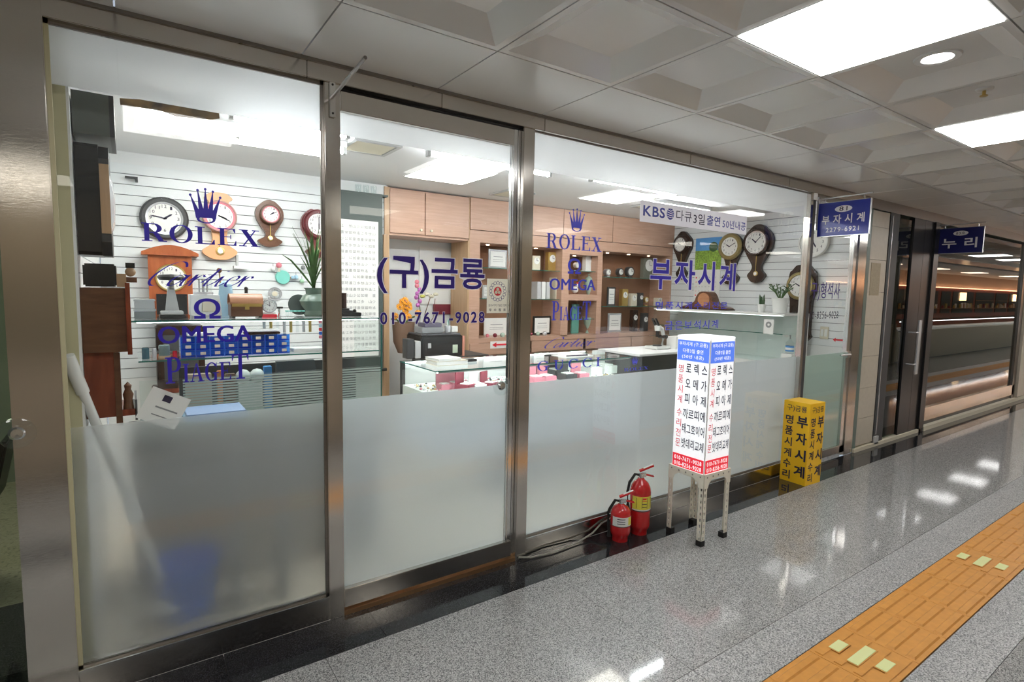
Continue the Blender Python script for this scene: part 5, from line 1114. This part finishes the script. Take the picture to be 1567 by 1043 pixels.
# lit sign box
LB0, LB1 = SH - .008, 1.235; bw = .118
o = ent('light_box_sign', 'tall lit white sign box with blue top and red foot standing on the perforated stand', 'sign', (cx, cy, LB0)); LH = LB1 - LB0
part('body', MB().box(-bw, bw, -bw, bw, 0, LH, SIGNW, bev=.003), o); part('cap', MB().box(-bw - .003, bw + .003, -bw - .003, bw + .003, LH, LH + .015, SIGNW, bev=.004), o)
part('corner_trim', MB().box(-bw - .002, -bw + .004, -bw - .002, -bw + .004, 0, LH, WHITE).box(bw - .004, bw + .002, -bw - .002, -bw + .004, 0, LH, WHITE).box(bw - .004, bw + .002, bw - .004, bw + .002, 0, LH, WHITE), o)
def face_print():
    a = bw - .006; z1 = LH - .012; zb = LH - .135; zr = .088
    top = MB().box(-a, a, -.001, 0, zb, z1, SIGNBL); red = MB().box(-a, a, -.001, 0, .008, zr, SIGNRD)
    t1 = MB(); letter(t1, '부자시계 (구.금룡)', SIGNW, -a + .012, z1 - .037, 2 * a - .024, .027, -.001, .012); letter(t1, '다큐3일 출연', SIGNW, -a + .04, z1 - .075, 2 * a - .08, .024, -.001, .015); letter(t1, '(50년 내공)', SIGNW, -a + .035, z1 - .112, 2 * a - .07, .025, -.001, .012)
    t2 = MB(); zz = zb - .015
    t2s = []; t3s = [MB(), MB()]
    for k, s_ in enumerate(('로 렉 스', '오 메 가', '피 아 제', '까르띠에', '태그호이어', '밧데리교체')):
        t2 = MB(); t2s.append(t2); step = (zb - zr - .03) / 6; letter(t2, s_, INK, -a + .068 - .008 * (k > 2), zz - step * (k + 1) + .03, 2 * a - .075 + .008 * (k > 2), .062 if k < 3 else .06, 0, .012)
    t3 = MB()
    for k, s_ in enumerate('명품시계수리전문'):
        step = (zb - zr - .04) / 8.6; gap = .02 if k > 3 else 0; letter(t3s[k > 3], s_, PINKP, -a + .014, zz - step * (k + 1) + .012 - gap - .01, .036, .048, 0, .006)
    t4 = MB(); letter(t4, '010-7671-9028', SIGNW, -a + .014, .052, 2 * a - .028, .024, -.001, .02); letter(t4, '010-8256-9028', SIGNW, -a + .014, .016, 2 * a - .028, .024, -.001, .02)
    return [('blue_panel', top.mesh('blue_panel')), ('red_panel', red.mesh('red_panel')), ('white_lettering', t1.mesh('t')), ('phone_numbers', t4.mesh('t'))] + [('black_lettering', q.mesh('t')) for q in t2s] + [('pink_lettering', q.mesh('t')) for q in t3s]
fp = face_print()
for loc, rz in (((0, -bw - .0012, 0), 0), ((bw + .0012, 0, 0), math.pi / 2), ((-bw - .0012, 0, 0), -math.pi / 2)):
    for nme, me in fp: part(nme, me, o, loc=loc, rot=(0, 0, rz))
# yellow box
o = ent('yellow_sign_box', 'yellow rectangular sign box with black Korean lettering standing on the black border', 'sign', (4.453, -.148, 0), -.04); yw = .108; YH = .66
part('body', MB().box(-yw, yw, -yw, yw, 0, YH, YEL, bev=.002), o)
b = MB(); letter(b, '구)금룡', INK, -yw + .03, YH - .085, 2 * yw - .055, .055, 0, .005)
for k, s_ in enumerate('명품시계수리'): letter(b, s_, INK, -yw + .025, YH - .185 - k * .09, .06, .068, 0, .02)
for k, s_ in enumerate('부자시계'): letter(b, s_, INK, .012, YH - .2 - k * .133, .082, .088, 0, .03)
me = b.mesh('lettering')
for loc, rz in (((0, -yw - .001, 0), 0), ((yw + .001, 0, 0), math.pi / 2), ((-yw - .001, 0, 0), -math.pi / 2)): part('lettering', me, o, loc=loc, rot=(0, 0, rz))
# extinguishers
def extinguisher(x, y, r, h, label, big):
    o = ent('fire_extinguisher', label, 'fire extinguisher', (x, y, 0), -.6)
    part('cylinder', MB().lathe([(r * .78, 0), (r * .8, .03), (r * .97, .045), (r, .06), (r, h * .4), (r * 1.012, h * .402), (r * 1.012, h * .415), (r, h * .417), (r, h * .72), (r * .93, h * .8), (r * .7, h * .88), (r * .35, h * .93), (r * .28, h * .96), (0, h * .96)], RED, 36), o)
    lm, a0, a1 = (YLAB if big else PAPER), math.radians(-150), math.radians(-20)
    lb = part('label', MB().lathe([(r + .001, h * .46), (r + .001, h * .68)], lm, 20, None, True, a0, a1).lathe([(r + .0014, h * .44), (r + .0014, h * .46)], PAPER, 20, None, True, a0, a1), o, 'yellow instruction label' if big else 'white and yellow instruction label')
    b = MB()
    if big:
        for k in (-125, -95, -65, -35): b.lathe([(r + .0016, h * .48), (r + .0016, h * .66)], INK, 2, None, True, math.radians(k), math.radians(k + 2.5))
        for q in (.5, .55, .6): b.lathe([(r + .0016, h * q), (r + .0016, h * (q + .012))], REDP if q == .6 else INK, 6, None, True, math.radians(-92), math.radians(-66))
        b.lathe([(r + .0016, h * .63), (r + .0016, h * .66)], REDP, 8, None, True, math.radians(-90), math.radians(-68))
    else:
        b.lathe([(r + .0016, h * .47), (r + .0016, h * .67)], YLAB, 6, None, True, math.radians(-55), math.radians(-25))
        for q in (.5, .56, .62): b.lathe([(r + .0018, h * q), (r + .0018, h * (q + .02))], INK, 6, None, True, math.radians(-120), math.radians(-75))
    part('label_print', b, lb)
    zt = h * .96
    part('valve', MB().cyl((0, 0, zt - .005), (0, 0, zt + .025), r * .25, CHROME, 14).box(-.012, .03, -.012, .012, zt + .005, zt + .03, CHROME, bev=.003), o)
    part('lever', MB().box(0, .095, -.013, .013, 0, .011, RED, Matrix.Translation((-.01, 0, zt + .035)) @ Matrix.Rotation(math.radians(-24), 4, 'Y'), bev=.002).box(.03, .092, -.007, .007, .011, .013, PAPER, Matrix.Translation((-.01, 0, zt + .035)) @ Matrix.Rotation(math.radians(-24), 4, 'Y')), o)
    part('carry_handle', MB().box(0, .085, -.011, .011, 0, .008, RED, Matrix.Translation((-.005, 0, zt + .022)) @ Matrix.Rotation(math.radians(12), 4, 'Y'), bev=.002), o)
    part('hose', MB().tube([(0, 0, zt + .012), (-r * .6, 0, zt + .02), (-r * 1.15, -.01, zt - .03), (-r * 1.3, -.01, h * .72), (-r * 1.25, -.01, h * .5), (-r * 1.15, -.01, h * .25)], .009, RUBBER, 8), o)
    part('nozzle', MB().cyl((-r * 1.15, -.01, h * .26), (-r * 1.12, -.01, h * .1), .008, RUBBER, 10, .014), o)
    part('clip_band', MB().lathe([(r + .0005, h * .435), (r + .002, h * .43), (r + .002, h * .425), (r + .0005, h * .42)], RUBBER, 30, cap=False), o)
extinguisher(2.408, -.125, .061, .235, 'smaller red fire extinguisher, left of the pair on the black border', False)
extinguisher(2.582, -.12, .064, .37, 'taller red fire extinguisher with yellow label, right of the pair', True)
# cable along the sill
pts = [(1.73, -.012, .02), (1.8, -.03, .008), (1.95, -.05, .007), (2.15, -.035, .01), (2.28, -.02, .03), (2.36, -.012, .07), (2.5, -.012, .1), (2.75, -.012, .1), (3.1, -.2, .008), (2.95, -.25, .008)]
one('power_cable', MB().tube([Vector(p) for p in pts[:8]], .005, mat('grey_cable', (.35, .34, .3), .5), 8), 'grey power cable running along the foot of the long window to the extinguishers', 'cable')
# bracket arm above post B
o = ent('sign_bracket', 'empty steel sign bracket with bare arm on the post left of the glass door', 'bracket', (.722, -.005, 0))
part('back_plate', MB().box(-.012, .012, -.012, 0, 2.205, 2.345, CHROME, bev=.002), o); part('arm', MB().cyl((0, -.006, 2.285), (0, -.4, 2.318), .007, DKSTEEL, 10), o)
for z in (2.22, 2.335): part('screw', MB().lathe([(.005, 0), (.004, .003), (0, .003)], BLACK, 10, Matrix.Translation((0, -.012, z)) @ ROTX), o)
# hanging shop signs
def hang_sign(name, label, x, m, lines, dark=False):
    o = ent(name, label, 'sign', (x, -.012, 2.0), -math.pi / 2)
    # local x runs out into the corridor, local -y faces -x (to the viewer)
    part('board', MB().box(0, .39, -.008, .008, -.005, .262, m), o); part('edging', MB().box(-.002, .392, -.01, .01, -.009, -.005, SILV).box(-.002, .392, -.01, .01, .262, .266, SILV).box(.39, .394, -.01, .01, -.009, .266, SILV), o)
    part('arm', MB().cyl((-.005, 0, .3), (.4, 0, .306), .006, SILV, 10).cyl((.05, 0, .262), (.05, 0, .301), .003, SILV, 6).cyl((.34, 0, .262), (.34, 0, .305), .003, SILV, 6), o); part('back_plate', MB().box(-.012, 0, -.012, .012, .05, .32, SILV), o)
    b = MB(); V = [(.06 * math.cos(a) * 1.1 + .195, -.0085, .205 + .026 * math.sin(a)) for a in [i * math.pi / 12 for i in range(24)]]; b.add([(x_, y_ - .0003, z_) for x_, y_, z_ in V], [tuple(range(24))], WVINYL)
    part('number_oval', b, o); b = MB()
    for s_, mm, a, z_, W, H, off in lines: letter(b, s_, mm, a, z_, W, H, -.0092, off)
    part('lettering', b, o)
hang_sign('hanging_sign', 'blue hanging sign numbered 81 with white Korean name and phone number', 4.74, SIGNB, [('81', INK, .165, .189, .06, .034, .012), ('부 자 시 계', WVINYL, .035, .09, .32, .072, .02), ('2279-6921', WVINYL, .07, .025, .25, .036, .01)])
hang_sign('hanging_sign', 'navy hanging sign numbered 83 with two white Korean syllables, further along', 7.36, SIGND, [('83호', INK, .155, .192, .08, .028, .0), ('누 리', WVINYL, .04, .05, .3, .105, .02)])

# ================================================================== rest of the storefront
wfar = struct('wall_front_far')
z = .05; k = 0
hz_ = [.05, .32, .62, .93, 1.24, 1.55, 1.86, 2.17, 2.32]
for i in range(8):
    part('wall_tile', MB().box(5.76, 6.12, .0, .03, hz_[i] + .0015, hz_[i + 1] - .0015, BEIGE if i != 4 else BEIGE), wfar)
part('odd_tile', MB().box(5.8, 6.0, -.003, 0, 1.52, 1.83, BEIGED), wfar, 'rough brown-beige tile')
part('backing', MB().box(5.69, 6.2, .03, .1, 0, 2.43, GREY), wfar)
part('edge_strip', MB().box(5.692, 5.757, .0, .03, 0, 2.35, mat('green_strip', (.12, .18, .16), .3)), wfar)
part('frame_post', MB().box(6.13, 6.34, -.005, .06, .0, 2.33, DKGREY).box(6.17, 6.18, -.012, -.005, .12, 2.3, SILV), wfar)
part('foot_block', MB().box(6.13, 6.22, -.02, -.005, .02, .1, LGREY), wfar)
part('soffit', MB().box(5.69, 12, -.006, .08, 2.33, 2.43, DKSTEEL), wfar)
part('plinth', MB().box(5.7, 7.3, -.02, .06, 0, .035, CREAM).box(7.36, 11.4, -.03, .06, 0, .05, CREAM), wfar)
d3 = struct('door_3')
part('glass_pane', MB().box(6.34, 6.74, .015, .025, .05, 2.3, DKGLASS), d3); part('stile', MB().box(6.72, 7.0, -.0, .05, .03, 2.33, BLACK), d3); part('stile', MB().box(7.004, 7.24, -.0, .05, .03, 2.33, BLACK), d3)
hd = part('pull_handle', MB().box(6.86, 6.93, -.07, -.055, .69, 1.27, SILV, bev=.003), d3, 'long flat silver pull handle')
part('standoff', MB().cyl((6.8, -.06, .8), (6.9, -.06, .8), .008, SILV).cyl((6.8, -.06, 1.14), (6.9, -.06, 1.14), .008, SILV).cyl((6.8, 0, .8), (6.8, -.06, .8), .008, SILV).cyl((6.8, 0, 1.14), (6.8, -.06, 1.14), .008, SILV), hd)
part('frame_post', MB().box(7.24, 7.37, -.02, .06, 0, 2.33, BLACK), wfar)
w3 = struct('window_3')
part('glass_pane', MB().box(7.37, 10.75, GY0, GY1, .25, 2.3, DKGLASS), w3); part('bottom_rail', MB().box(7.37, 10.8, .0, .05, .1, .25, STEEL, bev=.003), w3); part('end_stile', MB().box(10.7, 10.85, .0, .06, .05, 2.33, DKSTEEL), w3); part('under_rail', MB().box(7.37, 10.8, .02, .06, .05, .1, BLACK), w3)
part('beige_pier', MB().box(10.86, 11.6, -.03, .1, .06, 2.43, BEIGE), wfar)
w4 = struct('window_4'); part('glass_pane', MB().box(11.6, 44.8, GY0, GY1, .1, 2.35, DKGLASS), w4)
for x in (14, 17, 20, 23, 26, 29, 32, 35, 38): part('post', MB().box(x, x + .15, -.01, .06, 0, 2.4, STEEL), w4)
# dark neighbouring rooms
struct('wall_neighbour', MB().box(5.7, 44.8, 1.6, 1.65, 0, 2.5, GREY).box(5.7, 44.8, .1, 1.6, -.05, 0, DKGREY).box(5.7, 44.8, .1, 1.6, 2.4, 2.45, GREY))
struct('wall_end', MB().box(44.9, 45.0, -5.2, .1, 0, 2.5, GREY))
# neighbour at the left
w5 = struct('window_5'); part('glass_pane', MB().box(-1.9, -.335, GY0, GY1, .06, 2.3, NBGLASS), w5); part('header', MB().box(-1.9, -.335, -.01, .06, 2.3, 2.43, DKSTEEL), w5); part('threshold', MB().box(-1.9, -.335, -.01, .05, 0, .03, DKSTEEL), w5)
x, z = I(27, 662, 0)
knob(w5, x, z)
struct('floor_neighbour', MB().box(-2.6, -.29, .06, 3.0, -.05, .003, SHOPF).box(-.62, -.3, .1, .9, .003, .006, BLKGR))
struct('wall_neighbour_left', MB().box(-2.6, -.29, 3.0, 3.05, 0, 2.45, mat('green_grey_wall', (.32, .36, .3), .6)).box(-.3, -.285, .1, 3.0, 0, 2.45, mat('green_grey_side', (.32, .36, .3), .6)).box(-2.65, -2.6, 0, 3.05, 0, 2.45, GREY).box(-2.6, -.29, .06, 3.05, 2.4, 2.45, WHITE))
shopn = ent('panel_light', 'added fill panel, out of view, brightening the room at the far left', 'ceiling light', (-1.3, 1.3, 2.395)); part('diffuser', MB().box(-.5, .5, -.3, .3, -.01, 0, SHOPP), shopn)  # added lamp, itself unseen, to lift the far-left room
o = ent('stool_chair', 'dark chair with thin splayed metal legs behind the tinted glass at the far left', 'chair', (-.78, 1.1, 0.003))
part('seat', MB().lathe([(.0, .42), (.18, .425), (.19, .44), (.17, .455), (0, .46)], BLACK, 24), o); part('backrest', MB().box(.1, .13, -.15, .15, .5, .8, BLACK, Matrix.Rotation(math.radians(12), 4, 'Y'), bev=.01), o)
for a in (45, 135, 225, 315): c, s_ = math.cos(math.radians(a)), math.sin(math.radians(a)); part('leg', MB().cyl((.1 * c, .1 * s_, .42), (.24 * c, .24 * s_, 0), .012, SILV if a != 225 else mat('rose_leg', (.35, .18, .16), .4), 10), o)

# ================================================================== opposite side of the corridor
wo = struct('wall_opposite')
part('panel', MB().box(-1.9, 14.5, -3.0, -2.93, 0, .9, mat('opp_panel', (.4, .32, .24), .5)).box(-1.9, 14.5, -3.0, -2.93, 2.3, 2.45, DKSTEEL), wo)
for x in [-1.9 + 1.8 * i for i in range(10)]: part('post', MB().box(x, x + .08, -3.0, -2.91, 0, 2.4, DKSTEEL), wo)
part('back', MB().box(-1.9, 14.5, -4.6, -4.55, 0, 2.45, mat('opp_brown', (.45, .36, .26), .6)).box(-1.9, 14.5, -4.6, -3.0, 2.4, 2.45, GREY).box(-1.9, 14.5, -4.6, -3.0, -.05, 0, DKGREY), wo)
[part('added_room_fill', MB().box(xo, xo + .6, -4.2, -3.6, 2.385, 2.399, emis('opp_room_fill%d' % xo, (1, .93, .82), 3)), wo) for xo in (-1, 2, 5, 8, 11)]  # added unseen fill panels that brighten what the steel posts reflect
w6 = struct('window_6'); part('glass_pane', MB().box(-1.9, 14.4, -2.96, -2.955, .9, 2.3, CLEAR), w6)
part('end_wall', MB().box(-1.95, -1.9, -4.6, .0, 0, 2.5, GREY), wo)
o = ent('opposite_jewellery_counter', 'lit jewellery counter across the corridor, reflected in the far window', 'counter', (0, 0, 0))
part('base', MB().box(14.8, 44, -3.5, -3.0, .0, .72, CREAM), o); part('glass_top', MB().box(14.8, 44, -3.5, -3.0, .95, .96, CASEG), o); part('tray', MB().box(14.9, 43.9, -3.45, -3.05, .72, .76, PAPER), o); part('led_strip', MB().box(14.9, 43.9, -3.03, -3.01, .93, .945, LEDM), o)
o = ent('opposite_cabinet', 'reddish wooden wall cabinet with warm strip light across the corridor, seen only as reflection', 'cabinet', (0, 0, 0))
part('body', MB().box(14.5, 44.8, -5.2, -5.1, 0, 1.9, mat('red_wood', (.25, .05, .025), .4)), o); part('wall', MB().box(14.5, 44.8, -5.22, -5.15, 1.9, 2.45, WARMWALL), o)
part('strip_light', MB().box(14.6, 44.7, -5.1, -5.04, 1.9, 1.92, emis('warm_strip', (1, .6, .35), 5)), o)
random.seed(21); xx = 14.8; kk = 0
while xx < 43:
    wa = random.choice((.9, 1.6, 2.2)); ab = MB().box(xx, xx + wa, -5.1, -5.08, .98, 1.78, BLACK); nb = random.choice((1, 2))
    for q in range(nb): zq = 1.15 + .3 * q; ab.box(xx, xx + wa, -5.08, -5.0, zq, zq + .02, WOODO)
    for q in range(int(wa / .16)):
        if random.random() < .7: ab.box(xx + .03 + q * .16, xx + .03 + q * .16 + random.uniform(.05, .12), -5.07, -5.02, 1.17, 1.17 + random.uniform(.06, .2), random.choice([GOLD, WOODO, PAPER, CREAM, MAROON]))
    if kk % 3 == 0: ab.box(xx + wa * .3, xx + wa * .6, -5.07, -5.055, 1.45, 1.75, WARM)
    part('alcove', ab, o); xx += wa + random.uniform(.15, .6); kk += 1
for xo in (16, 19.5, 23, 27, 31, 36): part('added_shop_fill', MB().box(xo, xo + .9, -4.3, -3.8, 2.385, 2.399, emis('opp_shop_fill%d' % xo, (1, .8, .6), 3)), wo)  # ceiling panels added, not seen, to brighten the reflected shop
part('ceiling_board', MB().box(14.5, 44.8, -5.2, -3.0, 2.4, 2.45, WHITE).box(14.5, 44.8, -5.2, -3.0, -.05, 0, GRAN), wo)
